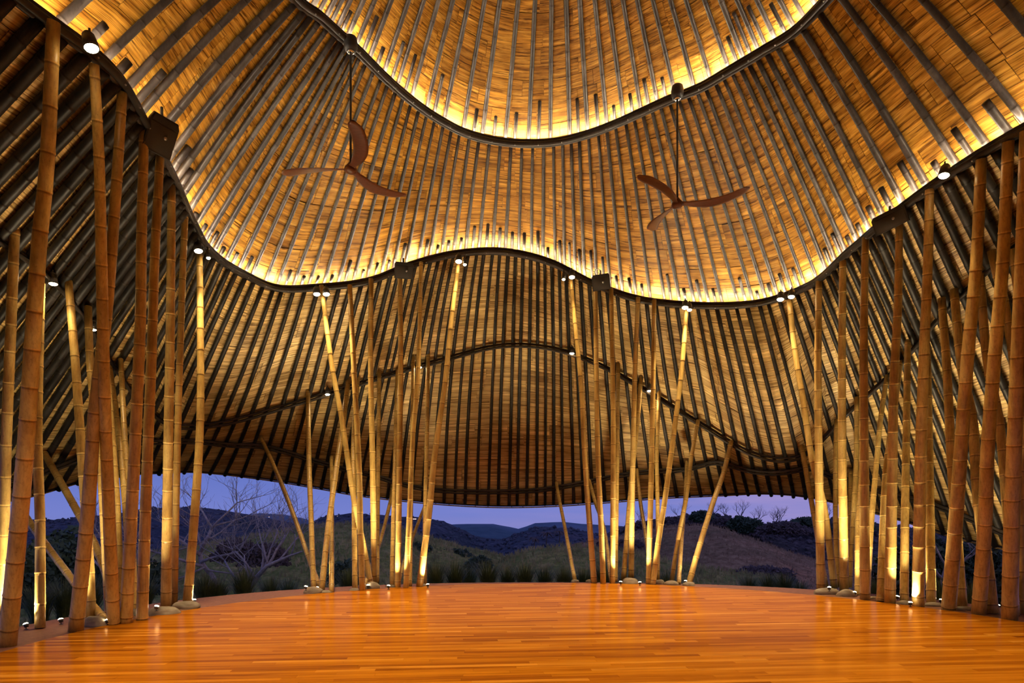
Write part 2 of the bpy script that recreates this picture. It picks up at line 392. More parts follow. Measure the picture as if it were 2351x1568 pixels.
def shell_mesh(S, nu, nv, off):
    v = []; f = []; uv = []
    for i in range(nu):
        u = UT * i / nu
        for j in range(nv + 1):
            t = j / nv
            v.append(S(u, t) - normal(S, u, t) * off); uv.append((u, t * 5))
    for i in range(nu):
        for j in range(nv):
            a = i * (nv + 1) + j; b = ((i + 1) % nu) * (nv + 1) + j
            f.append((a, a + 1, b + 1, b))
    return v, f, uv
def area_px(pts):
    try:
        q = [proj(p) for p in pts if p.y > 0.5]
    except ZeroDivisionError: return 0
    if len(q) < 4: return 0
    cx_ = sum(a[0] for a in q) / len(q); cy_ = sum(a[1] for a in q) / len(q)
    if not (-40 < cx_ < 2391 and -40 < cy_ < 1400): return 0
    s = 0
    for i in range(4): s += q[i][0] * q[(i + 1) % 4][1] - q[(i + 1) % 4][0] * q[i][1]
    return abs(s) / 2
def panels(S, root, mat, rng, pu, pv, ua, ub):
    """mats laid in staggered courses over the shell; returns nothing"""
    items = []; um = (ua + ub) / 2
    Lv = sum((S(um, (i + 1) / 10) - S(um, i / 10)).length for i in range(10))
    nv = max(3, round(Lv / pv))
    for j in range(nv):
        v0, v1 = j / nv, (j + 1) / nv
        u = ua - rng.uniform(0, pu)
        while u < ub:
            wu = pu * rng.uniform(0.7, 1.3)
            a, b = u + 0.004, u + wu - 0.004
            if a > ub: break
            v = []; uv = []
            lift = rng.uniform(0.0, 0.003); t0 = rng.uniform(-0.004, 0.004) / Lv
            e0 = rng.uniform(-0.002, 0.005)
            cols = 3
            grid = []
            for s in (0.0, 0.018):
                for jj in (0, 1, 2):
                    for ii in range(cols):
                        uu = a + (b - a) * ii / (cols - 1); vv = v0 + 0.003 / Lv + (v1 - v0 - 0.006 / Lv) * jj / 2 + t0
                        vv = min(max(vv, 0), 1)
                        p = S(uu, vv) + normal(S, uu, vv) * (-s + lift + e0 * (jj / 2))
                        v.append(p); uv.append((uu, vv * Lv))
            f = []
            K = 3 * cols
            for jj in range(2):
                for ii in range(cols - 1):
                    q = jj * cols + ii
                    f.append((q, q + cols, q + cols + 1, q + 1))
            ring = [0, 1, 2, 5, 8, 7, 6, 3]
            fr0 = [v[q] for q in ring]; bk0 = [v[q + K] for q in ring]; fu = [uv[q] for q in ring]
            corner = (v[0], v[2], v[8], v[6])
            v = v[:K] + fr0 + bk0; uv = uv[:K] + fu + fu
            for q in range(8): f.append((K + q, K + (q + 1) % 8, K + 8 + (q + 1) % 8, K + 8 + q))
            items.append((area_px(list(corner)), v, f, uv, min(1, max(0, rng.gauss(0.5, 0.17)))))
            u += wu
    items.sort(key=lambda x: -x[0])
    for it in items[:300]:
        obj('mat_panel', it[1], it[2], mat, root, True, it[3], it[4])
    mb = MB()
    for it in items[300:]: mb.add(it[1], it[2], it[3], it[4])
    if mb.v:
        o = mb.build('mat_panel', mat, root); o['kind'] = 'stuff'
def make_shell(S, label, mat, nv=10):
    v, f, uv = shell_mesh(S, 220, nv, 0.03)
    o = obj('ceiling', v, f, mat, None, True, uv, 0.35)
    tag(o, label, 'ceiling', kind='structure')
    return o
c1 = make_shell(S1, 'uppermost bamboo roof vault inside the highest glowing rim', M['mat_warm'])
c2 = make_shell(S2, 'middle bamboo roof shell between the two glowing rims, behind the ceiling fans', M['mat_warm'])
c3 = make_shell(S3, 'outer bamboo roof shell from the lower glowing rim down to the eave', M['mat_pale'], 14)
# cap over the oculus ring
capv = [T_of(rims(UT * i / 48)[0]) + Vector((0, 0, -0.0)) for i in range(48)]
capv.append(Vector((AX.x, AX.y, 10.8)))
obj('roof_cap', capv, [(i, (i + 1) % 48, 48) for i in range(48)], M['mat_warm'], c1, True, [(p.x, p.y) for p in capv], 0.4)
ua, ub = U[4] - 0.6, U[NC - 4] + 0.6
panels(S1, c1, M['mat_warm'], random.Random(1), 0.78, 0.26, ua, ub)
panels(S2, c2, M['mat_warm'], random.Random(2), 0.62, 0.26, ua, ub)
panels(S3, c3, M['mat_pale'], random.Random(3), 0.62, 0.30, ua, ub)

# ------------------------------------------------------------------ rafters
def rib(S, u, v0, v1, r, root, rng, name='rafter', lift=1.0, pitch=0.42, wob=0.012, drift=0.0, bmat=None, taper=0.96):
    bmat = bmat or M['black']
    ph = rng.uniform(0, 6); am = rng.uniform(0.3, 1) * wob
    pts = []
    K = 10
    for i in range(K + 1):
        v = v0 + (v1 - v0) * i / K
        uu = u + am * math.sin(ph + 3.0 * v) + drift * v
        pts.append(S(uu, v) + normal(S, uu, v) * (r * lift + 0.012))
    def path(t):
        x = min(max(t, 0), 1) * K; i = min(int(x), K - 1); return pts[i].lerp(pts[i + 1], x - i)
    a, f, uv = culm(path, r * taper, r * 1.0, rng, pitch, 8, 1.07)
    return obj(name, a, f, bmat, root, True, uv, culm.tone)
rr = random.Random(5)
hump0, hump1 = u_at_px(1, 930), u_at_px(1, 1330)
def in_hump(u): return hump0 < u < hump1
uL0, uL1, uR0, uR1 = u_at_px(1, 620), u_at_px(1, 420), u_at_px(1, 1850), u_at_px(1, 2050)
def sf(u):
    if u < uL0: return min(1.15, (uL0 - u) / (uL0 - uL1))
    if u > uR0: return min(1.15, (u - uR0) / (uR1 - uR0))
    return 0.0
u = ua; k = 0; n1 = n2 = n3 = 0
while u < ub:      # middle shell: long rafters with short stubs between them
    pitch = 0.30 + 0.20 * sf(u) if not in_hump(u) else 0.255
    rs = 1 + 0.35 * sf(u)
    rib(S2, u, 0.0, 0.985, rr.uniform(0.033, 0.041) * rs, c2, rr, taper=0.78); n2 += 1
    if rr.random() < 0.82:
        uu = u + pitch * rr.uniform(0.42, 0.58)
        rib(S2, uu, 1 - rr.uniform(0.38, 0.85) / (S2(uu, 0) - S2(uu, 1)).length, 0.985, rr.uniform(0.030, 0.038) * rs, c2, rr, 'rafter_stub', 1.3)
    u += pitch * rr.uniform(0.92, 1.08)
u = ua
while u < ub:      # crown
    pitch = 0.56 + 0.18 * sf(u) if not in_hump(u) else 0.54
    rib(S1, u, 0.02, 0.985, rr.uniform(0.034, 0.041), c1, rr); n1 += 1
    if rr.random() < 0.9:
        uu = u + pitch * rr.uniform(0.42, 0.58)
        rib(S1, uu, 1 - rr.uniform(0.45, 1.0) / (S1(uu, 0) - S1(uu, 1)).length, 0.985, rr.uniform(0.028, 0.036), c1, rr, 'rafter_stub', 1.3)
    u += pitch * rr.uniform(0.92, 1.08)
u = ua
while u < ub:      # outer shell
    pitch = 0.22 + 0.025 * sf(u) if not in_hump(u) else 0.165
    rib(S3, u, 0.0, 1.0, rr.uniform(0.036, 0.044) * ((1.08 + 0.45 * sf(u)) if not in_hump(u) else 0.95), c3, rr, pitch=0.45, bmat=M['black_dull']); n3 += 1
    u += pitch * rr.uniform(0.9, 1.1)
# thin lath along the eave, hung on the rafter ends just below the mats
pts = []; pts2 = []
n = 260
for i in range(n + 1):
    u = ua + (ub - ua) * i / n; A, B, C, E, oA, oB = rims(u)
    d = (E - C).normalized(); pts.append(E + d * 0.03 + Vector((0, 0, -0.01))); pts2.append(E - d * 0.02 + Vector((0, 0, -0.01)))
a, f, uv = tube(pts, 0.018, 6); obj('eave_lath', a, f, M['pole'], c3, True, uv, 0.5)
a, f, uv = tube(pts2, 0.022, 6); obj('eave_lath', a, f, M['black'], c3, True, uv, 0.5)
mb = MB()
for i in range(0, n, 2):
    if i % 6 == 0: continue
    a, f, uv = tube([pts[i], pts2[i]], 0.012, 5); mb.add(a, f, uv)
o = mb.build('eave_peg', M['black'], c3); o['kind'] = 'stuff'

# ------------------------------------------------------------------ ring beams
def beam_line(fn, ua, ub, n):
    return [fn(ua + (ub - ua) * i / n) for i in range(n + 1)]
def ring_beam(label, fns, led=None, bolts=None):
    root = empty('ring_beam'); tag(root, label, 'beam', kind='thing')
    for fn, r in fns:
        pts = beam_line(fn, ua, ub, 300)
        L = [0]
        for i in range(1, len(pts)): L.append(L[-1] + (pts[i] - pts[i - 1]).length)
        a, f, uv = tube(pts, [r * (1 + 0.05 * noise.noise(Vector((l * 2, r * 50, 0)))) for l in L], 10)
        obj('beam_pole', a, f, M['beam'], root, True, uv, 0.5)
    if bolts:
        mb = MB(); s = 0; q = beam_line(bolts, ua, ub, 900); last = q[0]
        for p in q:
            if (p - last).length > 0.42:
                t = Vector((AX.x - p.x, AX.y - p.y, -4)).normalized()
                a, f, uv = tube([p - t * 0.01, p + t * 0.012], 0.011, 6); mb.add(a, f, uv); last = p
        o = mb.build('bolt', M['bolt'], root); o['kind'] = 'stuff'
    if led:
        pts = beam_line(led, ua, ub, 300)
        a, f, uv = tube(pts, 0.014, 4); obj('led_strip', a, f, M['led'], root, False, uv)
    return root
V = Vector
ring_beam('curved black bamboo rim beam nearest the roof top, both fans hang from it',
          [(lambda u: rims(u)[0] + V((0, 0, 0.0)), 0.045), (lambda u: rims(u)[0] - rims(u)[4] * 0.05 + V((0, 0, -0.075)), 0.042),
           (lambda u: rims(u)[0] + rims(u)[4] * 0.05 + V((0, 0, -0.055)), 0.035)],
          lambda u: rims(u)[0] + rims(u)[4] * 0.15 + V((0, 0, 0.0)), lambda u: rims(u)[0] - rims(u)[4] * 0.075 + V((0, 0, -0.11)))
ring_beam('long wavy black bamboo rim beam on the tall poles, glowing behind its upper edge',
          [(lambda u: rims(u)[1] + V((0, 0, 0.0)), 0.045), (lambda u: rims(u)[1] - rims(u)[5] * 0.05 + V((0, 0, -0.08)), 0.045),
           (lambda u: rims(u)[1] + rims(u)[5] * 0.04 + V((0, 0, -0.07)), 0.035)],
          lambda u: rims(u)[1] + rims(u)[5] * 0.15 + V((0, 0, 0.0)), lambda u: rims(u)[1] - rims(u)[5] * 0.085 + V((0, 0, -0.11)))
ring_beam('thin unlit black bamboo beam arching across the outer roof shell on the shorter poles',
          [(lambda u: rims(u)[2] - rims(u)[5] * 0.10 + V((0, 0, -0.03)), 0.034), (lambda u: rims(u)[2] - rims(u)[5] * 0.06 + V((0, 0, 0.05)), 0.028)])
# lowest purlin: follows traced rows on the shell
DL = [(-300, 1085), (20, 1092), (103, 1066), (176, 1038), (260, 1012), (350, 1002), (430, 1000), (560, 1011), (663, 1030), (721, 1049), (790, 1070), (847, 1083), (950, 1113), (1060, 1125), (1193, 1125), (1262, 1119),
      (1331, 1107), (1434, 1085), (1503, 1076), (1580, 1068), (1690, 1060), (1840, 1066), (1912, 1084), (2000, 1112), (2150, 1150), (2253, 1190), (2340, 1225), (2500, 1270)]
def shell3_at(px, py):
    """point of the outer shell seen through (px,py)"""
    best = (1e18, None)
    for i in range(0, 260):
        u = ua + (ub - ua) * i / 259
        for j in range(0, 21):
            p = S3(u, j / 20)
            if p.y < 1: continue
            q = proj(p); d = (q[0] - px) ** 2 + (q[1] - py) ** 2
            if d < best[0]: best = (d, (u, j / 20))
    u, v = best[1]
    su, sv = (ub - ua) / 259, 0.05
    for _ in range(12):
        for du, dv in ((su, 0), (-su, 0), (0, sv), (0, -sv)):
            uu, vv = u + du, min(1, max(0, v + dv)); q = proj(S3(uu, vv)); d = (q[0] - px) ** 2 + (q[1] - py) ** 2
            if d < best[0]: best = (d, None); u, v = uu, vv
        su *= 0.6; sv *= 0.6
    return u, v
dl = []
for px, py in DL:
    u, v = shell3_at(px, py); dl.append(V((u, min(v, 0.97), 0)))
def dfn(t):
    x = t * (len(dl) - 1); i = min(int(x), len(dl) - 2); s = x - i
    p0, p1, p2, p3 = dl[max(i - 1, 0)], dl[i], dl[i + 1], dl[min(i + 2, len(dl) - 1)]
    q = 0.5 * ((2 * p1) + (p2 - p0) * s + (2 * p0 - 5 * p1 + 4 * p2 - p3) * s * s + (3 * p1 - p0 - 3 * p2 + p3) * s ** 3)
    return S3(q.x, q.y) + normal(S3, q.x, q.y) * 0.14
root = empty('ring_beam'); tag(root, 'lowest black bamboo purlin running just above the eave of the roof', 'beam', kind='thing')
a, f, uv = tube([dfn(i / 200) for i in range(201)], 0.036, 8); obj('beam_pole', a, f, M['beam'], root, True, uv, 0.5)
a, f, uv = tube([dfn(i / 200) + V((0, 0, -0.07)) for i in range(201)], 0.026, 8); obj('beam_pole', a, f, M['beam'], root, True, uv, 0.5)

# ------------------------------------------------------------------ floor
FC, FX, FY = V((0.85, 7.5, 0)), 6.6, 6.3
def ell(cx_, cy_, rx, ry, n, z, p=2.0):
    out = []
    for i in range(n):
        t = 2 * math.pi * i / n; c, s = math.cos(t), math.sin(t)
        out.append(V((cx_ + rx * math.copysign(abs(c) ** (2 / p), c), cy_ + ry * math.copysign(abs(s) ** (2 / p), s), z)))
    return out
def disc(top, zb, name, mat, parent=None):
    n = len(top); v = top + [V((p.x, p.y, zb)) for p in top]
    f = [tuple(range(n))] + [(i, i + n, (i + 1) % n + n, (i + 1) % n) for i in range(n)]
    return obj(name, v, f, mat, parent, False)
slab = disc(ell(0.85, 7.6, 7.7, 6.42, 120, -0.012, 2.35), -0.30, 'trim_1', M['cement'])
tag(slab, 'reddish cement rim slab around the wooden floor', 'floor', kind='structure')
fl = disc(ell(FC.x, FC.y, FX, FY, 120, -0.010), -0.02, 'floor', M['slab'])
tag(fl, 'glossy orange hardwood floor of long narrow boards', 'floor', kind='structure')
th = math.radians(5.0); ct, st = math.cos(th), math.sin(th); BW = 0.088
def chord(y):   # in the turned frame the outline is close to the same ellipse; solve exactly
    # point = FC + x*(ct,st) + y*(-st,ct)
    A_ = (ct / FX) ** 2 + (st / FY) ** 2
    B_ = 2 * y * (-ct * st / FX ** 2 + st * ct / FY ** 2)
    C_ = y * y * ((st / FX) ** 2 + (ct / FY) ** 2) - 1
    D = B_ * B_ - 4 * A_ * C_
    if D <= 0: return None
    return ((-B_ - math.sqrt(D)) / (2 * A_), (-B_ + math.sqrt(D)) / (2 * A_))
fr_ = random.Random(21); items = []
row = 0; y = -6.5
while y < 6.5:
    c0, c1_ = chord(y + 0.001), chord(y + BW - 0.001)
    if c0 and c1_:
        x = min(c0[0], c1_[0]); end = max(c0[1], c1_[1])
        first = True
        while x < end - 0.02:
            L = fr_.uniform(0.5, 2.2)
            x2 = x + L
            if end - x2 < 0.3: x2 = end
            g = 0.0008
            ya, yb = y + g, y + BW - g
            xa0, xb0 = (x + g, x + g) if x > max(c0[0], c1_[0]) else (max(x, c0[0]), max(x, c1_[0]))
            xa1, xb1 = (x2 - g, x2 - g) if x2 < min(c0[1], c1_[1]) else (min(x2, c0[1]), min(x2, c1_[1]))
            if xa1 > xa0 and xb1 > xb0:
                zt = fr_.uniform(-0.0005, 0.0005)
                v = []
                for z in (zt, -0.0095):
                    for (xx, yy) in ((xa0, ya), (xa1, ya), (xb1, yb), (xb0, yb)):
                        v.append(V((FC.x + xx * ct - yy * st, FC.y + xx * st + yy * ct, z)))
                off = fr_.uniform(0, 50)
                uv = [(q[0] + off, q[1]) for q in ((xa0, ya), (xa1, ya), (xb1, yb), (xb0, yb))] * 2
                f = [(0, 1, 2, 3), (0, 4, 5, 1), (1, 5, 6, 2), (2, 6, 7, 3), (3, 7, 4, 0)]
                vis = [p for p in v[:4] if p.y > 5.2]
                a_ = 0
                if len(vis) == 4:
                    q = [proj(p) for p in vis]
                    q = [(min(2351, max(0, a[0])), min(1568, a[1])) for a in q]
                    a_ = abs(sum(q[i][0] * q[(i + 1) % 4][1] - q[(i + 1) % 4][0] * q[i][1] for i in range(4))) / 2
                items.append((a_, v, f, uv, min(1, max(0, fr_.gauss(0.5, 0.24)))))
            x = x2
    y += BW; row += 1
items.sort(key=lambda t: -t[0])
for it in items[:300]: obj('floorboard', it[1], it[2], M['floor'], fl, False, it[3], it[4])
mb = MB()
for it in items[300:]: mb.add(it[1], it[2], it[3], it[4])
o = mb.build('floorboard', M['floor'], fl, False); o['kind'] = 'stuff'

# ------------------------------------------------------------------ bamboo poles
# (cluster, rim index (1 tall rim, 2 thin beam, 3 purlin), base x, base y, base width px, top width px, [points from top to above base])
PO = [
 ('L', 1, 17, 1481, 36, 27, [(123, 50), (108, 380), (90, 560), (57, 1050)]),
 ('L', 2, -2, 1432, 22, 20, [(34, 525), (25, 750), (14, 1020), (7, 1287)]),
 ('L', 2, 92, 1441, 21, 18, [(93, 650), (86, 1000), (92, 1200)]),
 ('L', 2, 209, 1421, 21, 16, [(157, 645), (172, 820), (188, 1050), (205, 1300)]),
 ('L', 1, 174, 1448, 31, 20, [(281, 212), (262, 500), (244, 720), (217, 950), (204, 1150)]),
 ('L', 1, 261, 1433, 27, 21, [(216, 148), (228, 380), (235, 700), (242, 965)]),
 ('L', 2, 309, 1403, 14, 11, [(277, 825), (290, 1060), (305, 1270)]),
 ('L', 2, 298, 1405, 15, 13, [(250, 840), (268, 962), (281, 1080), (291, 1200)]),
 ('L', 2, 248, 1408, 15, 16, [(202, 704), (208, 850), (230, 1064), (240, 1239)]),
 ('L', 2, 277, 1398, 15, 12, [(240, 790), (258, 1000), (272, 1210)]),
 ('L', 1, 289, 1430, 27, 20, [(331, 295), (325, 540), (322, 747), (308, 1060), (302, 1180)]),
 ('L', 1, 326, 1423, 25, 18, [(368, 352), (356, 574), (348, 815), (339, 1040), (334, 1180)]),
 ('L', 1, 381, 1396, 23, 17, [(394, 425), (391, 747), (387, 988), (384, 1191)]),
 ('L', 1, 400, 1389, 15, 14, [(425, 495), (420, 609), (410, 919), (405, 1130)]),
 ('L', 1, 430, 1388, 21, 13, [(458, 572), (460, 747), (460, 953), (454, 1080), (446, 1191)]),
 ('L', 3, 272, 1405, 19, 14, [(102, 1041), (175, 1170), (223, 1262)]),
 ('L', 3, 243, 1424, 17, 15, [(20, 1125), (73, 1207), (128, 1281), (200, 1375)]),
 ('CL', 3, 733, 1347, 12, 9, [(598, 1003), (629, 1070), (666, 1161), (707, 1276)]),
 ('CL', 2, 720, 1351, 13, 10, [(707, 897), (709, 1047), (713, 1161)]),
 ('CL', 2, 738, 1359, 14, 11, [(800, 868), (787, 978), (773, 1070), (752, 1225)]),
 ('CL', 3, 761, 1360, 12, 8, [(761, 1049), (762, 1138), (762, 1225)]),
 ('CL', 1, 851, 1343, 14, 10, [(738, 655), (762, 840), (785, 964), (811, 1138), (832, 1240)]),
 ('CL', 1, 832, 1355, 14, 11, [(803, 655), (812, 840), (824, 1070), (828, 1246)]),
 ('CL', 2, 815, 1351, 13, 9, [(822, 865), (812, 1000), (813, 1161)]),
 ('CL', 1, 859, 1340, 14, 11, [(852, 640), (851, 840), (855, 1047), (858, 1246)]),
 ('CL', 2, 866, 1339, 10, 9, [(871, 851), (869, 1000), (867, 1200)]),
 ('CL', 3, 836, 1346, 10, 8, [(904, 1120), (875, 1236), (851, 1306)]),
 ('CL', 2, 900, 1345, 11, 8, [(912, 850), (907, 1047), (902, 1240)]),
 ('CL', 1, 913, 1348, 14, 11, [(918, 630), (920, 840), (917, 1047), (915, 1246)]),
 ('CL', 1, 932, 1349, 13, 9, [(967, 602), (960, 850), (948, 1000), (940, 1183)]),
 ('CL', 2, 942, 1345, 8, 8, [(949, 809), (946, 988), (944, 1200)]),
 ('CL', 2, 975, 1342, 10, 9, [(983, 803), (980, 1000), (976, 1161)]),
 ('CL', 1, 963, 1347, 16, 10, [(1054, 595), (1035, 747), (1021, 884), (996, 1060), (987, 1161)]),
 ('CL', 3, 916, 1334, 9, 7, [(993, 1122), (969, 1178), (949, 1231), (928, 1290)]),
 ('CR', 3, 1320, 1333, 10, 7, [(1277, 1108), (1284, 1146), (1297, 1212)]),
 ('CR', 1, 1364, 1338, 14, 9, [(1310, 635), (1321, 753), (1334, 884), (1343, 1056), (1357, 1246)]),
 ('CR', 1, 1385, 1340, 13, 10, [(1367, 658), (1369, 850), (1373, 1056), (1381, 1230)]),
 ('CR', 3, 1403, 1333, 9, 8, [(1353, 1102), (1366, 1151), (1387, 1214)]),
 ('CR', 1, 1406, 1339, 13, 10, [(1403, 662), (1407, 884), (1408, 1056)]),
 ('CR', 2, 1413, 1335, 10, 10, [(1419, 833), (1417, 1022), (1415, 1200)]),
 ('CR', 1, 1449, 1332, 13, 10, [(1465, 682), (1458, 850), (1453, 1056)]),
 ('CR', 2, 1431, 1333, 12, 10, [(1472, 862), (1465, 953), (1452, 1080), (1440, 1220)]),
 ('CR', 1, 1489, 1340, 13, 10, [(1502, 688), (1500, 850), (1496, 1056)]),
 ('CR', 3, 1496, 1336, 10, 8, [(1462, 1078), (1470, 1151), (1484, 1240)]),
 ('CR', 2, 1510, 1333, 10, 8, [(1513, 897), (1508, 1056), (1510, 1161)]),
 ('CR', 1, 1499, 1341, 13, 10, [(1577, 697), (1565, 850), (1548, 988), (1526, 1151), (1512, 1240)]),
 ('CR', 2, 1542, 1334, 11, 9, [(1603, 965), (1589, 1039), (1575, 1146), (1559, 1225)]),
 ('CR', 3, 1558, 1341, 10, 8, [(1577, 1060), (1573, 1146), (1566, 1225)]),
 ('CR', 2, 1582, 1339, 14, 10, [(1679, 1013), (1660, 1090), (1638, 1151), (1604, 1260)]),
 ('R', 1, 1916, 1350, 16, 12, [(1812, 688), (1826, 815), (1844, 919), (1864, 1053), (1892, 1165)]),
 ('R', 3, 1896, 1346, 12, 11, [(1840, 1023), (1848, 1066), (1868, 1180)]),
 ('R', 1, 1885, 1352, 20, 14, [(1880, 645), (1878, 850), (1880, 1056), (1882, 1193)]),
 ('R', 2, 1924, 1347, 12, 9, [(1920, 964), (1918, 1066), (1919, 1240)]),
 ('R', 1, 1938, 1355, 20, 15, [(1935, 598), (1933, 850), (1934, 1091), (1936, 1200)]),
 ('R', 3, 1947, 1342, 10, 9, [(1953, 1076), (1951, 1168)]),
 ('R', 2, 1950, 1348, 12, 10, [(1967, 912), (1966, 1053), (1961, 1150)]),
 ('R', 2, 1969, 1365, 13, 11, [(1986, 925), (1978, 1080), (1970, 1210)]),
 ('R', 1, 1986, 1375, 22, 15, [(1987, 545), (1983, 781), (1984, 1066)]),
 ('R', 2, 1991, 1366, 13, 10, [(2037, 862), (2023, 953), (2012, 1066), (1999, 1219)]),
 ('R', 1, 2043, 1383, 24, 15, [(2065, 505), (2061, 712), (2052, 884), (2049, 1066)]),
 ('R', 2, 2021, 1380, 17, 13, [(2066, 830), (2050, 960), (2034, 1090), (2027, 1230)]),
 ('R', 2, 2076, 1383, 19, 13, [(2084, 782), (2081, 988), (2078, 1180)]),
 ('R', 1, 2108, 1391, 26, 18, [(2134, 435), (2130, 609), (2122, 800), (2114, 1040)]),
 ('R', 2, 2138, 1387, 20, 15, [(2128, 790), (2132, 1000), (2135, 1180)]),
 ('R', 2, 2209, 1398, 22, 16, [(2162, 685), (2174, 850), (2183, 1030), (2193, 1180)]),
 ('R', 1, 2178, 1398, 30, 22, [(2253, 365), (2241, 609), (2222, 815), (2205, 1050), (2193, 1210)]),
 ('R', 2, 2279, 1408, 25, 17, [(2190, 665), (2209, 850), (2232, 960), (2246, 1150), (2267, 1300)]),
 ('R', 2, 2330, 1412, 20, 17, [(2250, 630), (2267, 833), (2293, 960), (2308, 1120)]),
 ('R', 1, 2247, 1408, 29, 23, [(2315, 325), (2302, 609), (2284, 815), (2267, 1040), (2262, 1190)]),
 ('R', 2, 2345, 1405, 20, 18, [(2276, 575), (2309, 712), (2330, 850), (2340, 1100)]),
 ('R', 1, 2318, 1421, 32, 25, [(2356, 300), (2346, 602), (2336, 850), (2327, 1070), (2321, 1270)]),
 ('R', 2, 2350, 1408, 22, 18, [(2326, 572), (2347, 760), (2351, 1000), (2346, 1230)]),
]
NAMES = {'L': ('left front cluster', 'bamboo poles of the left front cluster'), 'CL': ('rear left cluster', 'bamboo poles of the rear left cluster'),
         'CR': ('rear right cluster', 'bamboo poles of the rear right cluster'), 'R': ('right front cluster', 'bamboo poles of the right front cluster')}
ORD = 'first second third fourth fifth sixth seventh eighth ninth tenth eleventh twelfth thirteenth fourteenth fifteenth sixteenth seventeenth eighteenth nineteenth twentieth twenty-first twenty-second twenty-third twenty-fourth'.split()
KIND = {1: 'tall', 2: 'medium-height', 3: 'short'}
order = {}
for cl in NAMES:
    for kd in (1, 2, 3):
        ids = sorted((p[2], i) for i, p in enumerate(PO) if p[0] == cl and p[1] == kd)
        for k, (x, i) in enumerate(ids): order[i] = (k, len(ids))
pr = random.Random(33)
for i, (cl, kd, bx, by, w0, w1, mids) in enumerate(PO):
    base = G(bx, by); tx, ty = mids[0]
    if kd < 3:
        u = near_u(kd, tx, ty); q = rims(u)[kd]; dt = q.y - 0.10
    else:
        u, v = shell3_at(tx, ty); dt = S3(u, v).y - 0.12
    # keep the true thickness within what a culm can have
    top = P(tx, ty, dt)
    pts = [top]
    Zt = max(top.z, 0.5)
    for (mx_, my_) in mids[1:]:
        k = (YH - my_) / F
        d = (base.y + (dt - base.y) * EYE / Zt) / (1 - (dt - base.y) * k / Zt)
        pts.append(P(mx_, my_, d))
    pts.append(base + V((0, 0, -0.004)))
    pts.reverse()
    cum = [0]
    for a, b in zip(pts, pts[1:]): cum.append(cum[-1] + (b - a).length)
    def path(t, pts=pts, cum=cum):
        s = min(max(t, 0), 1) * cum[-1]
        j = 0
        while j < len(cum) - 2 and cum[j + 1] < s: j += 1
        x = (s - cum[j]) / (cum[j + 1] - cum[j])
        p0, p1, p2, p3 = pts[max(j - 1, 0)], pts[j], pts[j + 1], pts[min(j + 2, len(pts) - 1)]
        h = cum[j + 1] - cum[j]
        m1 = (p2 - p0) / (cum[j + 1] - cum[max(j - 1, 0)]) * h; m2 = (p3 - p1) / (cum[min(j + 2, len(pts) - 1)] - cum[j]) * h
        return p1 * (2 * x ** 3 - 3 * x * x + 1) + m1 * (x ** 3 - 2 * x * x + x) + p2 * (-2 * x ** 3 + 3 * x * x) + m2 * (x ** 3 - x * x)
    r0 = w0 / 2 / F * base.y; r1 = w1 / 2 / F * dt
    if by > 0:
        vv, ff, uv = culm(path, r0, r1, pr, 0.40 if r0 > 0.06 else 0.36, 14, 1.06)
    vv = [p - base for p in vv]
    o = obj('bamboo_pole', vv, ff, M['pole'], None, True, uv, culm.tone)
    o.location = base
    lean = tx - bx
    ln = 'slanting left' if lean < -60 else 'slanting right' if lean > 60 else 'left-leaning' if lean < -12 else 'right-leaning' if lean > 12 else 'upright'
    k, nk = order[i]
    lab = f"{ln} golden bamboo pole, {ORD[k]} {KIND[kd]} one from left in the {NAMES[cl][0]}"
    tag(o, lab, 'pole', NAMES[cl][1])

# ------------------------------------------------------------------ river stones at the feet
ST = [(218, 1437, 58, 'left of the left front poles', 0.13), (375, 1410, 72, 'flat, under the bright pole of the left front cluster', 0.11), (428, 1396, 62, 'under the rightmost pole of the left front cluster', 0.11),
      (306, 1413, 22, 'small, between left front poles', 0.09), (719, 1362, 46, 'leftmost of the rear left cluster, between two lamps', 0.12), (750, 1362, 30, 'behind the leaning pole of the rear left cluster', 0.05),
      (814, 1357, 26, 'low, behind the rear left poles', 0.05), (855, 1352, 34, 'pale, right of the brightest lit pole foot', 0.13), (897, 1349, 24, 'small, beside the lamp in the rear left cluster', 0.05),
      (973, 1347, 20, 'at the right end of the rear left cluster', 0.05), (1320, 1337, 19, 'under the lone thin slanting pole', 0.05), (1352, 1337, 14, 'behind the first tall rear right pole', 0.05),
      (1448, 1341, 38, 'between two lamps in the rear right cluster', 0.13), (1515, 1341, 24, 'pale, right of the crossing poles in the rear right cluster', 0.09), (1541, 1343, 33, 'second from the right in the rear right cluster', 0.08),
      (1582, 1345, 29, 'rightmost of the rear right cluster', 0.07), (1896, 1364, 58, 'long, at the left end of the right front cluster', 0.11), (1943, 1369, 43, 'dark, second from left in the right front cluster', 0.12),
      (2006, 1376, 18, 'small, behind the slim poles of the right front cluster', 0.05), (2077, 1387, 40, 'low and pale, third to last in the right front cluster', 0.05),
      (2141, 1391, 42, 'low and pale, second to last in the right front cluster', 0.05), (2215, 1401, 40, 'last one to the right of the right front cluster', 0.06)]
sr = random.Random(8)
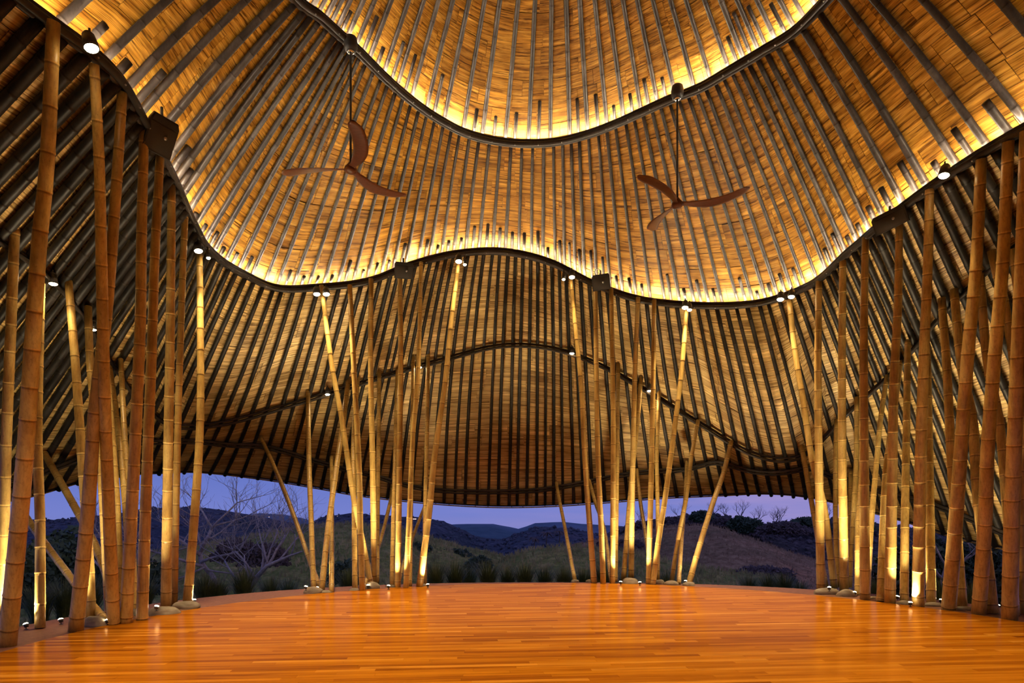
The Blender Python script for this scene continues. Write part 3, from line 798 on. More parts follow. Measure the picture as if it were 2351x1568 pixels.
for (px, py, wpx, lab, h) in ST:
    c = G(px, py - 2); wv = wpx / F * c.y
    bm = bmesh.new(); bmesh.ops.create_icosphere(bm, subdivisions=4, radius=1.0)
    sx, sy = wv / 2, wv / 2 * sr.uniform(0.55, 0.75); sz = h
    o3 = V((sr.uniform(0, 50), 3, 1))
    for vtx in bm.verts:
        n_ = vtx.co.normalized(); k = 1 + 0.16 * noise.noise(n_ * 1.2 + o3) + 0.04 * noise.noise(n_ * 4 + o3)
        z = n_.z * (abs(n_.z) ** -0.15 if abs(n_.z) > 1e-3 else 1)
        vtx.co = V((n_.x * sx * k, n_.y * sy * k, max(z * sz * k, -0.01)))
    me = bpy.data.meshes.new('river_stone'); bm.to_mesh(me); bm.free(); me.polygons.foreach_set('use_smooth', [True] * len(me.polygons))
    me.materials.append(M['stone']); o = bpy.data.objects.new('river_stone', me); COL.objects.link(o)
    o.location = (c.x, c.y, -0.004); o.rotation_euler.z = sr.uniform(-0.15, 0.15)
    tag(o, 'smooth grey-brown river stone, ' + lab, 'stone', 'river stones at the pole feet')

# ------------------------------------------------------------------ lamps
def rot_to(d):
    return d.to_track_quat('-Z', 'Y').to_matrix()
def cyl(mb, c, ax, l0, l1, r0, r1, n=16):
    a, f, uv = tube([c + ax * l0, c + ax * l1], [r0, r1], n); mb.add(a, f, uv)
def spotlight(pos, aim, label, power, r=0.055, cone=62, group='spotlights on the rim beams', lens_r=0.85, both=None):
    ax = (aim - pos).normalized()
    root = empty('spotlight', pos); tag(root, label, 'lamp', group)
    loc = V((0, 0, 0))
    mb = MB(); cyl(mb, loc, ax, -0.10, 0.02, r * 0.8, r); cyl(mb, loc, ax, 0.02, 0.035, r, r * 1.02); cyl(mb, loc, ax, -0.13, -0.10, r * 0.5, r * 0.8)
    mb.build('lamp_housing', M['metal'], root)
    mb = MB(); a, f, uv = tube([loc - ax * 0.05 + V((0, 0, 0.02)), loc - ax * 0.05 + V((0, 0, 0.12))], 0.012, 8); mb.add(a, f, uv); mb.build('lamp_bracket', M['metal'], root)
    # domed lens
    pr_ = [(0.036, 0.88), (0.045, 0.80), (0.055, 0.55), (0.060, 0.2), (0.061, 0.01)]
    a, f, uv = tube([loc + ax * p[0] for p in pr_], [p[1] * r for p in pr_], 16); obj('lamp_lens', a, f, M['lens'], root, True)
    l = bpy.data.lights.new('spot_beam', 'SPOT'); l.energy = power; l.color = SPOT_COL; l.spot_size = math.radians(cone); l.spot_blend = 0.9; l.shadow_soft_size = 0.04
    lo = bpy.data.objects.new('spot_beam', l); COL.objects.link(lo); lo.parent = root; lo.location = ax * 0.09
    lo.rotation_euler = ax.to_track_quat('-Z', 'Y').to_euler()
    return root
SB = [(208, 103, 'on the rim beam at the far upper left above a tall pole', 1.0, 0.06), (455, 572, 'at the top of the rightmost tall pole of the left front cluster', 1.0, 0.06),
      (478, 588, 'small, just right of the lamp over the left front cluster', 0.15, 0.03), (727, 672, 'left of the pair at the rear left rim dip', 0.8, 0.06),
      (749, 672, 'right of the pair at the rear left rim dip', 0.8, 0.06), (1053, 597, 'on top of the slanting tall pole at the rear left', 0.9, 0.06),
      (1067, 604, 'small, right of the lamp on the slanting rear left pole', 0.15, 0.03), (1313, 633, 'on top of the first tall pole of the rear right cluster', 0.8, 0.055),
      (1294, 638, 'small, left of the lamp on the first tall rear right pole', 0.15, 0.03), (1573, 703, 'on top of the slanting tall pole at the rear right', 0.9, 0.06),
      (1583, 708, 'tucked right behind the lamp on the slanting rear right pole', 0.4, 0.045), (1792, 684, 'left one of the pair above the right front cluster', 0.9, 0.06),
      (1817, 678, 'right one of the pair above the right front cluster', 0.8, 0.055), (2168, 398, 'on the rim beam at the upper right edge', 1.0, 0.06)]
lr = random.Random(4)
for (px, py, lab, k, r) in SB:
    u = near_u(1, px, py - 18); q = rims(u)[1]
    pos = P(px, py, q.y - 0.28)
    base_dir = V((AX.x - pos.x, AX.y - pos.y, 0)).normalized()
    aim = V((pos.x, pos.y, 0)) + base_dir * 1.6
    spotlight(pos, aim, 'glowing round spotlight, ' + lab, P_SPOT_B * k * 1.5, r * 1.25, 80)
for bi, (bx_, by_) in enumerate(((-4.7, 4.4), (-3.9, 1.6), (-1.6, -0.4), (2.2, -0.6), (4.9, 1.4), (6.2, 4.2))):  # unseen rim spotlights added behind the camera to light the floor
    pos = V((bx_, by_, 6.15)); hd = V((AX.x - bx_, AX.y - by_, 0)).normalized()
    spotlight(pos, V((bx_, by_, 0)) + hd * 2.6, f'added unseen round spotlight on the rim beam behind the viewpoint, {ORD[bi]} clockwise from the left', P_SPOT_B * 1.7, 0.07, 95)
SCL = [(122, 646, 'on the thin beam at the far left'), (215, 752, 'small, on the thin beam behind the left front poles'), (752, 902, 'on the thin beam left of the rear left cluster'),
       (963, 840, 'on the thin beam amid the rear left cluster'), (1313, 808, 'on the thin beam behind the first tall rear right pole'), (1491, 894, 'on the thin beam amid the rear right cluster')]
for i, (px, py, lab) in enumerate(SCL):
    u = near_u(2, px, py); q = rims(u)[2]; pos = P(px, py, q.y - 0.22)
    base_dir = V((AX.x - pos.x, AX.y - pos.y, 0)).normalized()
    aim = V((pos.x, pos.y, 0)) + base_dir * 0.3
    spotlight(pos, aim, 'glowing round spotlight, ' + lab, P_SPOT_C, 0.045 if i == 1 else 0.062, 110, 'spotlights on the thin beam')
def uplight(px, py, label, power, aimv, cone=88, z=0.0):
    pos = G(px, py, 0.05 + z) ; root = empty('ground_spotlight', pos); tag(root, label, 'lamp', 'small uplights at the pole feet')
    ax = V((aimv.x * 0.8, aimv.y * 0.5, 2.2)).normalized()
    mb = MB(); cyl(mb, V((0, 0, 0)), V((0, 0, 1)), -0.05, -0.044, 0.024, 0.024); cyl(mb, V((0, 0, 0)), V((0, 0, 1)), -0.046, -0.015, 0.006, 0.006, 8)
    cyl(mb, V((0, 0, 0)), ax, -0.022, 0.02, 0.024, 0.031); mb.build('lamp_housing', M['metal'], root)
    prf = [(0.021, 0.031), (0.030, 0.027), (0.036, 0.015), (0.038, 0.001)]
    a, f, uv = tube([ax * p[0] for p in prf], [p[1] for p in prf], 14); obj('lamp_lens', a, f, M['uplens'], root, True)
    l = bpy.data.lights.new('uplight_beam', 'SPOT'); l.energy = power; l.color = UP_COL; l.spot_size = math.radians(cone); l.spot_blend = 0.8; l.shadow_soft_size = 0.02
    lo = bpy.data.objects.new('uplight_beam', l); COL.objects.link(lo); lo.parent = root; lo.location = ax * 0.055
    lo.rotation_euler = ax.to_track_quat('-Z', 'Y').to_euler()
ADDED_WIDE = [(60, 1436, 'added wide uplight on the ground behind the first poles at the left edge', (-0.9, 0.3, 2)), (140, 1425, 'added wide uplight on the ground outside the left front cluster', (-0.8, 0.6, 2)),
        (2060, 1372, 'added wide uplight on the ground behind the slim poles of the right front cluster', (0.7, 0.6, 2)), (2160, 1380, 'added wide uplight on the ground behind the last stones of the right front cluster', (0.9, 0.5, 2)),
        (2290, 1392, 'added wide uplight on the ground at the right edge behind the poles', (0.9, 0.3, 2))]
for px, py, lab, av in ADDED_WIDE: uplight(px, py, lab, P_GROUND * 0.85, V(av) * 1.2, 125)  # extra uplights added to brighten the outer roof behind the poles
UPL = [(359, 1395, 'tiny glowing uplight on the flat stone left of the bright left front pole', (0.5, 0.5, 2), 1.0), (446, 1380, 'tiny glowing uplight right of the rightmost left front pole', (-0.5, 0.4, 2), 0.8),
       (274, 1411, 'tiny glowing uplight between two tall poles of the left front cluster', (0.1, 0.6, 2), 1.0), (247, 1427, 'tiny glowing uplight behind a stone in the left front cluster', (-0.6, 0.9, 2), 1.4),
       (702, 1349, 'tiny glowing uplight on the leftmost stone of the rear left cluster', (0.4, 0.6, 2), 0.9), (728, 1351, 'tiny glowing uplight right of the first rear left pole foot', (0.2, 0.9, 2), 1.3),
       (845, 1346, 'tiny glowing uplight at the brightest lit pole foot of the rear left cluster', (0.05, 0.5, 2), 1.5), (892, 1347, 'tiny glowing uplight on the cement in the middle of the rear left cluster', (0.3, 0.9, 2), 1.3),
       (982, 1344, 'tiny glowing uplight at the right end of the rear left cluster', (-0.1, 1.0, 2), 1.4), (1425, 1338, 'tiny glowing uplight left of the pale stone in the rear right cluster', (0.2, 1.0, 2), 1.3),
       (1469, 1339, 'tiny glowing uplight right of the pale stone in the rear right cluster', (0.0, 1.0, 2), 1.4), (1574, 1336, 'tiny glowing uplight left of the rightmost rear right pole foot', (0.3, 1.1, 2), 1.3),
       (1904, 1351, 'tiny glowing uplight on the long stone of the right front cluster', (0.2, 0.7, 2), 1.3), (1962, 1362, 'tiny uplight hidden behind the stones of the right front cluster', (0.5, 0.8, 2), 1.5),
       (2090, 1386, 'tiny uplight between poles in the middle of the right front cluster', (0.4, 0.6, 2), 1.4)]
for px, py, lab, av, k in UPL: uplight(px, py, lab, P_GROUND * k, V(av), z=0.10 if px in (702, 359, 1904) else 0.0)
# small surface studs seen glinting beside them are part of the lamps above

# ------------------------------------------------------------------ ceiling fans
def blade(ang, L=1.10):
    v = []; n_, m_ = 16, 5
    ca, sa = math.cos(ang), math.sin(ang)
    for side in (0, 1):
        for i in range(n_ + 1):
            t = i / n_; r = 0.05 + (L - 0.05) * t
            wd = (0.080 + 0.135 * math.sin(min(1, t * 1.5) * math.pi / 2)) * (1 - 0.0 * t)
            if t > 0.86: wd *= math.sqrt(max(0.02, 1 - ((t - 0.86) / 0.145) ** 2))
            if t < 0.15: wd = 0.10 - 0.2 * (0.15 - t) * 0.3
            sweep = 0.13 * math.sin(t * math.pi * 0.95) - 0.10 * t
            tw = -(0.32 * (1 - t) + 0.03)
            for j in range(m_ + 1):
                s = (j / m_ - 0.5) * wd
                y = sweep + s * math.cos(tw); z = s * math.sin(tw) + 0.05 * t * t - 0.03 * math.sin(t * math.pi) + (0.009 if side else -0.009) * math.sqrt(max(0.05, 1 - (2 * j / m_ - 1) ** 2))
                v.append(V((r * ca - y * sa, r * sa + y * ca, z)))
    f = []; W = m_ + 1; K = (n_ + 1) * W
    for i in range(n_):
        for j in range(m_):
            a = i * W + j
            f.append((a, a + 1, a + W + 1, a + W)); f.append((K + a, K + a + W, K + a + W + 1, K + a + 1))
    for i in range(n_):
        for j in (0, m_):
            a = i * W + j; f.append((a, a + W, K + a + W, K + a) if j == 0 else (a, K + a, K + a + W, a + W))
    for j in range(m_):
        a = n_ * W + j; f.append((a, a + 1, K + a + 1, K + a))
        a = j; f.append((a, K + a, K + a + 1, a + 1))
    return v, f
def fan(px, py, hub_y, angs, label):
    top = PZ(px, py, 8.40); hub_z = EYE + (YH - hub_y) / F * top.y
    h = hub_z - top.z
    root = empty('ceiling_fan', top); tag(root, label, 'fan', 'three-blade ceiling fans')
    pr_ = [(0.09, 0.05), (0.07, 0.085), (0.0, 0.10), (-0.08, 0.095), (-0.12, 0.075), (-0.13, 0.03)]
    a, f, uv = tube([V((0, 0, p[0])) for p in pr_], [p[1] for p in pr_], 20); obj('canopy', a, f, M['metal'], root)
    pr_ = [(-0.128, 0.062), (-0.150, 0.055), (-0.155, 0.03)]
    a, f, uv = tube([V((0, 0, p[0])) for p in pr_], [p[1] for p in pr_], 20); obj('collar', a, f, M['chrome'], root)
    a, f, uv = tube([V((0, 0, -0.1)), V((0, 0, h + 0.03))], 0.016, 10); obj('down_rod', a, f, M['metal'], root)
    pr_ = [(0.10, 0.022), (0.06, 0.05), (0.02, 0.085), (-0.02, 0.095), (-0.05, 0.075), (-0.065, 0.03), (-0.067, 0.002)]
    a, f, uv = tube([V((0, 0, h + p[0])) for p in pr_], [p[1] for p in pr_], 20); obj('hub', a, f, M['wood'], root)
    for a_ in angs:
        v, f = blade(math.radians(a_)); o = obj('blade', v, f, M['wood'], root); o.location = (0, 0, h)
fan(805, 98, 388, (-70, 172, 58), 'dark wooden three-blade ceiling fan on a long rod, left one of the two')
fan(1555, 208, 468, (-131, -18, 103), 'dark wooden three-blade ceiling fan on a long rod, right one of the two')

# ------------------------------------------------------------------ speakers on the rim
def speaker(px, py, wpx, hpx, dep, roll, yaw_extra, pitch, label, bend=1):
    u = near_u(1, px, py); q = rims(u)[1]; d = q.y - 0.30
    pos = P(px, py, d); root = empty('loudspeaker', pos); tag(root, label, 'speaker', 'black loudspeakers on the rim beam')
    W_, H_ = wpx / F * d, hpx / F * d
    fwd = V((AX.x - pos.x + yaw_extra, AX.y - pos.y, -2.2)); fwd.normalize()
    tocam = (cam_o.location - pos).normalized()
    fwd = (fwd * 0.5 + tocam * 0.5).normalized()
    right = V((1, 0, 0)) - fwd * fwd.x; right.normalize(); up = right.cross(fwd) * -1
    if up.z < 0: up = -up
    rm = Matrix.Rotation(roll, 3, fwd)
    right = rm @ right; up = rm @ up
    def at(x, y, z): return right * x * W_ + up * y * H_ + fwd * z
    # body: front frame tapering to the back
    out = [(-0.5, -0.5), (0.5, -0.5), (0.5, 0.36), (0.42, 0.5), (-0.42, 0.5), (-0.5, 0.36)]
    v = []
    for z, s in ((0.0, 1.0), (-0.03, 1.03), (-dep * 0.6, 0.9), (-dep, 0.55)):
        v += [at(x * s, y * s, z) for x, y in out]
    n_ = 6; f = [tuple(range(n_))]
    for k in range(3):
        for i in range(n_): f.append((k * n_ + i, k * n_ + n_ + i, k * n_ + n_ + (i + 1) % n_, k * n_ + (i + 1) % n_))
    f.append(tuple(3 * n_ + i for i in range(n_))[::-1])
    obj('cabinet', v, f, M['cone'], root, False)
    # flared lip of the top and a bulging grille
    v = []
    for j in range(7):
        for i in range(7):
            x = -0.45 + 0.9 * i / 6; y = -0.46 + 0.72 * j / 6
            v.append(at(x, y, 0.006 + 0.02 * (1 - (2 * i / 6 - 1) ** 2) * (1 - (2 * j / 6 - 1) ** 2)))
    f = [(j * 7 + i, j * 7 + i + 1, j * 7 + i + 8, j * 7 + i + 7) for j in range(6) for i in range(6)]
    obj('speaker_grille', v, f, M['grille'], root)
    v = [at(-0.44, 0.30, 0.004), at(0.44, 0.30, 0.004), at(0.40, 0.46, 0.004), at(-0.40, 0.46, 0.004), at(-0.44, 0.30, 0.02), at(0.44, 0.30, 0.02), at(0.40, 0.46, 0.012), at(-0.40, 0.46, 0.012)]
    obj('trim_bar', v, [(0, 1, 2, 3), (4, 7, 6, 5), (0, 4, 5, 1), (1, 5, 6, 2), (2, 6, 7, 3), (3, 7, 4, 0)], M['cone'], root, False)
    c = at(0.12, -0.02, 0.028); a, f, uv = tube([c, c + fwd * 0.006], 0.022, 10); obj('badge', a, f, M['bolt'], root)
    a, f, uv = tube([at(0, 0.3, -dep * 0.5), at(0, 0.75, -dep - 0.05)], 0.02, 8); obj('bracket', a, f, M['metal'], root)
    # coil of spare cable on top
    return root, at
speaker(371, 312, 62, 80, 0.22, -0.62, 0, 0, 'black loudspeaker hanging tilted on the rim beam above the left front poles')
speaker(928, 621, 42, 35, 0.2, -0.08, 0, 0, 'small black loudspeaker on the rim beam above the rear left cluster')
r_, at_ = speaker(1380, 648, 40, 34, 0.2, 0.14, 0, 0, 'small black loudspeaker with coiled cable on the rim above the rear right cluster')
pts = [at_(-0.15 + 0.16 * math.cos(t * 0.35), 0.68 + 0.2 * math.sin(t * 0.35), -0.05 - 0.001 * t) for t in range(60)]
a, f, uv = tube(pts, 0.007, 6); obj('cable_coil', a, f, M['metal'], r_)
speaker(2042, 505, 70, 40, 0.25, 0.55, 0, 0, 'black loudspeaker hanging tilted on the rim beam above the right front poles')

# ------------------------------------------------------------------ landscape
def ground_mat(name, cols, scale, rough=1.0, stretch=(1, 1, 1)):
    m, nt, b = new_mat(name); tc = N(nt, 'ShaderNodeTexCoord')
    n = noise_tex(nt, tc.outputs['Object'], scale, stretch, 6, 0.7); n2 = noise_tex(nt, tc.outputs['Object'], scale * 0.12, stretch, 3, 0.5)
    c = ramp(nt, n, [(0.3, cols[0]), (0.5, cols[1]), (0.7, cols[2])])
    c = mix(nt, 0.7, c, ramp(nt, n2, [(0.35, (0.5, 0.62, 0.5)), (0.55, (1, 1, 1)), (0.7, (1.3, 1.05, 0.95))]), 'MULTIPLY')
    nt.links.new(c, b.inputs['Base Color']); b.inputs['Roughness'].default_value = rough; b.inputs['Specular IOR Level'].default_value = 0.1
    bump(nt, b, n, 0.8, 0.3 / scale)
    return m
M['g_near'] = ground_mat('near_grass_ground', ((0.04, 0.055, 0.02), (0.09, 0.10, 0.04), (0.17, 0.15, 0.08)), 3.0)
M['g_left'] = ground_mat('grassy_hill', ((0.10, 0.12, 0.025), (0.25, 0.24, 0.06), (0.52, 0.38, 0.13)), 1.4)
M['g_brown'] = ground_mat('dry_brown_hill', ((0.15, 0.08, 0.035), (0.32, 0.18, 0.09), (0.52, 0.32, 0.16)), 0.9)
M['g_wood'] = ground_mat('wooded_hill', ((0.035, 0.03, 0.032), (0.085, 0.065, 0.065), (0.19, 0.145, 0.135)), 0.6)
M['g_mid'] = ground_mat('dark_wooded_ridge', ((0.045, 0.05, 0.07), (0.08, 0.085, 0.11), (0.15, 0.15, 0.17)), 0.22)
M['g_far'] = ground_mat('haze_blue_ridge', ((0.11, 0.16, 0.22), (0.14, 0.20, 0.27), (0.17, 0.23, 0.30)), 0.02)  # blue haze of distance is put into the base colour, no volume
def ridge(crest, D, depth, foot_z, mat, label, nu=120, nvv=24, rough=0.0, cell=1.0, name='hill', back=None):
    xs = [c[0] for c in crest]; v = []; f = []
    def cy(x):
        for a, b in zip(crest, crest[1:]):
            if a[0] <= x <= b[0]:
                t = (x - a[0]) / (b[0] - a[0]); t = t * t * (3 - 2 * t) * 0.5 + t * 0.5
                return a[1] + (b[1] - a[1]) * t
        return crest[-1][1]
    back = back or depth
    for j in range(nvv + 1):
        t = -1 + 2 * j / nvv
        for i in range(nu + 1):
            px = xs[0] + (xs[-1] - xs[0]) * i / nu
            X = (px - CX) / F * D
            Y = D + (depth if t < 0 else back) * t
            zc = EYE + (YH - cy(px)) / F * D
            k = 0.5 + 0.5 * math.cos(math.pi * abs(t)) if t < 0 else 1 - t * t * 0.9
            if t < 0: k = 0.55 * k + 0.45 * (1 - abs(t))
            z = foot_z + (zc - foot_z) * k
            if rough:
                z += rough * noise.noise(V((X / cell, Y / cell, 0))) + rough * 0.6 * noise.noise(V((X / cell * 2.7, Y / cell * 2.7, 5)))
            v.append(V((X, Y, z)))
    W = nu + 1
    for j in range(nvv):
        for i in range(nu): a = j * W + i; f.append((a, a + 1, a + W + 1, a + W))
    o = obj(name, v, f, mat)
    tag(o, label, 'hill', kind='structure')
    o_v = v
    def pick(rng, jmin, jmax):
        j = rng.randint(int(jmin * nvv), int(jmax * nvv) - 1); i = rng.randint(0, nu - 1)
        a, b, c = o_v[j * W + i], o_v[j * W + i + 1], o_v[(j + 1) * W + i]
        return a + (b - a) * rng.random() + (c - a) * rng.random()
    return o, pick
HILL = []
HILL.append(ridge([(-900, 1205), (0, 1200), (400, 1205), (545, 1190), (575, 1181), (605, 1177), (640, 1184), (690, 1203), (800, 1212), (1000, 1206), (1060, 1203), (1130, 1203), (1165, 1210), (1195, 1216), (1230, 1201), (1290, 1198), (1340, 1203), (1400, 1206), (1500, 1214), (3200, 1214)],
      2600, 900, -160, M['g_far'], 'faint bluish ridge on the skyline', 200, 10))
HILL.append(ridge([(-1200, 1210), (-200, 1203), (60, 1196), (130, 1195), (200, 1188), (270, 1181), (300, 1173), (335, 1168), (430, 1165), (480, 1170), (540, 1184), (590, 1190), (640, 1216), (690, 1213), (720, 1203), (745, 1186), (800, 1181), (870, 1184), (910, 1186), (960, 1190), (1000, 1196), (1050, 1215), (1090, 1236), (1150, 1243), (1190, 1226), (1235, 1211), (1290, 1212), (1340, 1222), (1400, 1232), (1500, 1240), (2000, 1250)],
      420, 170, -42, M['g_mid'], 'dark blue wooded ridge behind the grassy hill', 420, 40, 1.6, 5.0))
HILL.append(ridge([(1240, 1290), (1330, 1262), (1380, 1240), (1420, 1222), (1450, 1206), (1480, 1198), (1540, 1190), (1600, 1182), (1650, 1184), (1700, 1192), (1750, 1207), (1800, 1206), (1850, 1197), (1900, 1193), (1960, 1194), (2050, 1208), (2150, 1222), (2250, 1235), (2351, 1245), (2900, 1262)],
      185, 75, -22, M['g_wood'], 'dark purple brush-covered ridge at the right', 420, 40, 0.7, 2.2))
HILL.append(ridge([(1100, 1300), (1200, 1288), (1290, 1262), (1400, 1243), (1450, 1230), (1500, 1217), (1560, 1210), (1620, 1208), (1660, 1215), (1720, 1235), (1790, 1262), (1870, 1288), (1960, 1308), (2100, 1325), (2600, 1340)],
      95, 62, -16, M['g_brown'], 'bare dry brown hill at the right with cattle terraces', 200, 40, 0.25, 3.0))
HILL.append(ridge([(-900, 1300), (0, 1290), (250, 1280), (420, 1262), (500, 1246), (560, 1236), (620, 1224), (680, 1214), (740, 1209), (800, 1207), (860, 1211), (910, 1219), (960, 1232), (1020, 1249), (1080, 1266), (1150, 1282), (1260, 1300), (1500, 1330)],
      58, 34, -9, M['g_left'], 'rounded green and tan grassy hill at the left', 200, 40, 0.22, 2.0))
HILL.append(ridge([(1060, 1320), (1140, 1296), (1190, 1276), (1240, 1262), (1300, 1256), (1380, 1260), (1450, 1268), (1550, 1290), (1650, 1312), (1800, 1330)],
      50, 22, -8, M['g_left'], 'low grassy mound in the middle of the valley', 100, 24, 0.2, 2.0))
ICO_V = []; ICO_F = []
bm = bmesh.new(); bmesh.ops.create_icosphere(bm, subdivisions=1, radius=1.0); bm.verts.ensure_lookup_table()
ICO_V = [vv.co.copy() for vv in bm.verts]; ICO_F = [tuple(q.index for q in ff.verts) for ff in bm.faces]; bm.free()
def canopy(hp, mat, n, r0, r1, j0, j1, seed, flat=0.8):
    # tree tops standing on a far hillside, too many and small to count
    root, pick = hp; rng = random.Random(seed); v = []; f = []
    for _ in range(n):
        p = pick(rng, j0, j1); r = rng.uniform(r0, r1); b = len(v)
        for q in ICO_V: v.append(p + V((q.x, q.y, q.z * flat + 0.3)) * r * (1 + rng.uniform(-0.3, 0.3)))
        f += [tuple(b + k for k in ff) for ff in ICO_F]
    o = obj('treetops', v, f, mat, root, False); o['kind'] = 'stuff'
def sward(hp, mat, n, h, j0, j1, seed):
    root, pick = hp; rng = random.Random(seed); v = []; f = []
    for _ in range(n):
        p = pick(rng, j0, j1); hh = h * rng.uniform(0.4, 1.3)
        for k in range(3):
            dx = rng.uniform(-0.5, 0.5) * hh; b = len(v); w_ = hh * 0.10
            v += [p + V((-w_, 0, -0.05)), p + V((w_, 0.02, -0.05)), p + V((dx, rng.uniform(-0.3, 0.3) * hh, hh))]; f.append((b, b + 1, b + 2))
    o = obj('grass', v, f, mat, root, False); o['kind'] = 'stuff'
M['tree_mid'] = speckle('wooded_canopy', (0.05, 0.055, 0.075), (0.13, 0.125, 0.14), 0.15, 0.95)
M['tree_right'] = speckle('brush_canopy', (0.04, 0.032, 0.035), (0.17, 0.125, 0.115), 0.35, 0.95)
M['straw'] = speckle('hill_grass', (0.14, 0.15, 0.05), (0.55, 0.42, 0.18), 0.5, 0.9)
M['straw_dry'] = speckle('dry_hill_grass', (0.20, 0.12, 0.06), (0.52, 0.34, 0.19), 0.4, 0.9)
canopy(HILL[1], M['tree_mid'], 5000, 0.6, 1.5, 0.05, 0.54, 1)
canopy(HILL[2], M['tree_right'], 4000, 0.25, 0.8, 0.05, 0.54, 2)
sward(HILL[4], M['straw'], 16000, 0.42, 0.1, 0.55, 3); sward(HILL[3], M['straw_dry'], 12000, 0.45, 0.1, 0.55, 4); sward(HILL[5], M['straw'], 4000, 0.4, 0.1, 0.55, 5)
# near ground falling away from the slab
v = []; f = []; nr, na = 26, 96
for j in range(nr + 1):
    k = (j / nr) ** 1.5
    for i in range(na):
        t = 2 * math.pi * i / na
        rx, ry = 6.0 + 70 * k, 5.0 + 60 * k
        x = 0.85 + rx * math.cos(t); y = 7.6 + ry * math.sin(t)
        rr_ = math.hypot((x - 0.85) / 7.7, (y - 7.6) / 6.45)
        z = -0.14 - 0.55 * max(0, rr_ - 0.98) ** 1.1 * 2.0 + 0.10 * noise.noise(V((x * 0.5, y * 0.5, 0)))
        z = max(z, -9) if rr_ > 1.02 else -0.2
        v.append(V((x, y, z)))
for j in range(nr):
    for i in range(na): f.append((j * na + i, j * na + (i + 1) % na, (j + 1) * na + (i + 1) % na, (j + 1) * na + i))
f.append(tuple(range(na))[::-1])
o = obj('ground', v, f, M['g_near']); tag(o, 'dark grassy ground falling away outside the pavilion', 'ground', kind='structure')
def ground_z(x, y):
    rr_ = math.hypot((x - 0.85) / 7.7, (y - 7.6) / 6.45)
    return max(-0.14 - 0.55 * max(0, rr_ - 0.98) ** 1.1 * 2.0, -9)
# grass tufts
M['blade'] = speckle('grass_blade', (0.10, 0.14, 0.05), (0.24, 0.30, 0.13), 6, 0.6)
def tuft(x, y, h, n_, rng, label, spread=0.5):
    z0 = ground_z(x, y) - 0.05
    v = []; f = []
    for _ in range(n_):
        a = rng.uniform(0, 6.28); rb = rng.uniform(0, 0.25) * spread; L = h * rng.uniform(0.6, 1.1); bend = rng.uniform(0.15, 0.9) * spread
        dx, dy = math.cos(a), math.sin(a); w_ = rng.uniform(0.008, 0.016)
        b = len(v)
        for s in range(4):
            t = s / 3; r_ = rb + bend * t * t * L; z = L * (t - 0.25 * t * t * bend)
            ww = w_ * (1 - t) + 0.001
            v += [V((dx * r_ - dy * ww, dy * r_ + dx * ww, z)), V((dx * r_ + dy * ww, dy * r_ - dx * ww, z))]
        for s in range(3): q = b + s * 2; f.append((q, q + 1, q + 3, q + 2))
    o = obj('grass_tuft', v, f, M['blade']); o.location = (x, y, z0)
    tag(o, label, 'grass', 'tall grass tufts along the floor edge')
gr = random.Random(9)
TU = [(620, 17), (660, 18), (800, 16.5), (1000, 16.5), (1045, 17), (1075, 18.5), (1120, 17), (1165, 17.5), (1205, 17), (1250, 18), (1295, 17), (1340, 17.5), (1385, 17), (1440, 18), (1530, 18), (1720, 17.5), (1765, 17), (1800, 16.5), (1835, 17.5),
      (560, 15.5), (500, 15), (470, 14.8), (90, 12.5), (150, 13), (205, 13.2), (330, 14), (2010, 15), (2160, 13.2), (2230, 12.6)]
TW = ['far left', 'left', 'middle', 'right']
tsort = sorted(TU)
for i, (px, d) in enumerate(tsort):
    x = (px - CX) / F * d
    where = 'beyond the left front poles' if px < 480 else 'in the gap left of the rear left cluster' if px < 740 else 'behind the rear left cluster' if px < 960 else 'in the wide middle opening' if px < 1400 else 'behind the rear right cluster' if px < 1600 else 'in the right-hand opening' if px < 1860 else 'beyond the right front poles'
    grp = [p for p, _ in tsort if ('beyond the left front poles' if p < 480 else 'in the gap left of the rear left cluster' if p < 740 else 'behind the rear left cluster' if p < 960 else 'in the wide middle opening' if p < 1400 else 'behind the rear right cluster' if p < 1600 else 'in the right-hand opening' if p < 1860 else 'beyond the right front poles') == where]
    k = grp.index(px)
    tuft(x, d, gr.uniform(0.75, 1.05), 420, gr, f'tall grass tuft {where}, {ORD[k]} from left', 0.6)
# bare trees
M['bark'] = speckle('pale_bark', (0.28, 0.22, 0.19), (0.50, 0.42, 0.38), 9, 0.85, (1, 1, 1), 0.4)
M['bark_far'] = speckle('grey_bark', (0.08, 0.065, 0.06), (0.16, 0.13, 0.12), 3, 0.9)
def grow(mb, p, d, L, r, depth, rng, n=7, spread=0.6, flat=0.75):
    segs = 4; pts = [p]; rad = [r]; q = p.copy(); dd = d.copy()
    for s in range(segs):
        dd = (dd + V((rng.uniform(-1, 1), rng.uniform(-1, 1), rng.uniform(-0.5, 0.9))) * 0.22).normalized()
        q = q + dd * L / segs; pts.append(q.copy()); rad.append(r * (1 - 0.4 * (s + 1) / segs))
        if depth > 0 and s >= 1 and rng.random() < 0.6:
            a = V((rng.uniform(-1, 1), rng.uniform(-1, 1) * flat, rng.uniform(-0.25, 0.8))).normalized()
            grow(mb, q.copy(), (dd * 0.55 + a * spread).normalized(), L * rng.uniform(0.5, 0.75), rad[-1] * 0.62, depth - 1, rng, n, spread, flat)
    a, f, uv = tube(pts, rad, 6 if r > 0.03 else 4, True); mb.add(a, f, uv)
    if depth > 0:
        for _ in range(2):
            a = V((rng.uniform(-1, 1), rng.uniform(-1, 1) * flat, rng.uniform(-0.1, 0.9))).normalized()
            grow(mb, q.copy(), (dd * 0.7 + a * spread).normalized(), L * rng.uniform(0.55, 0.8), rad[-1] * 0.75, depth - 1, rng, n, spread, flat)
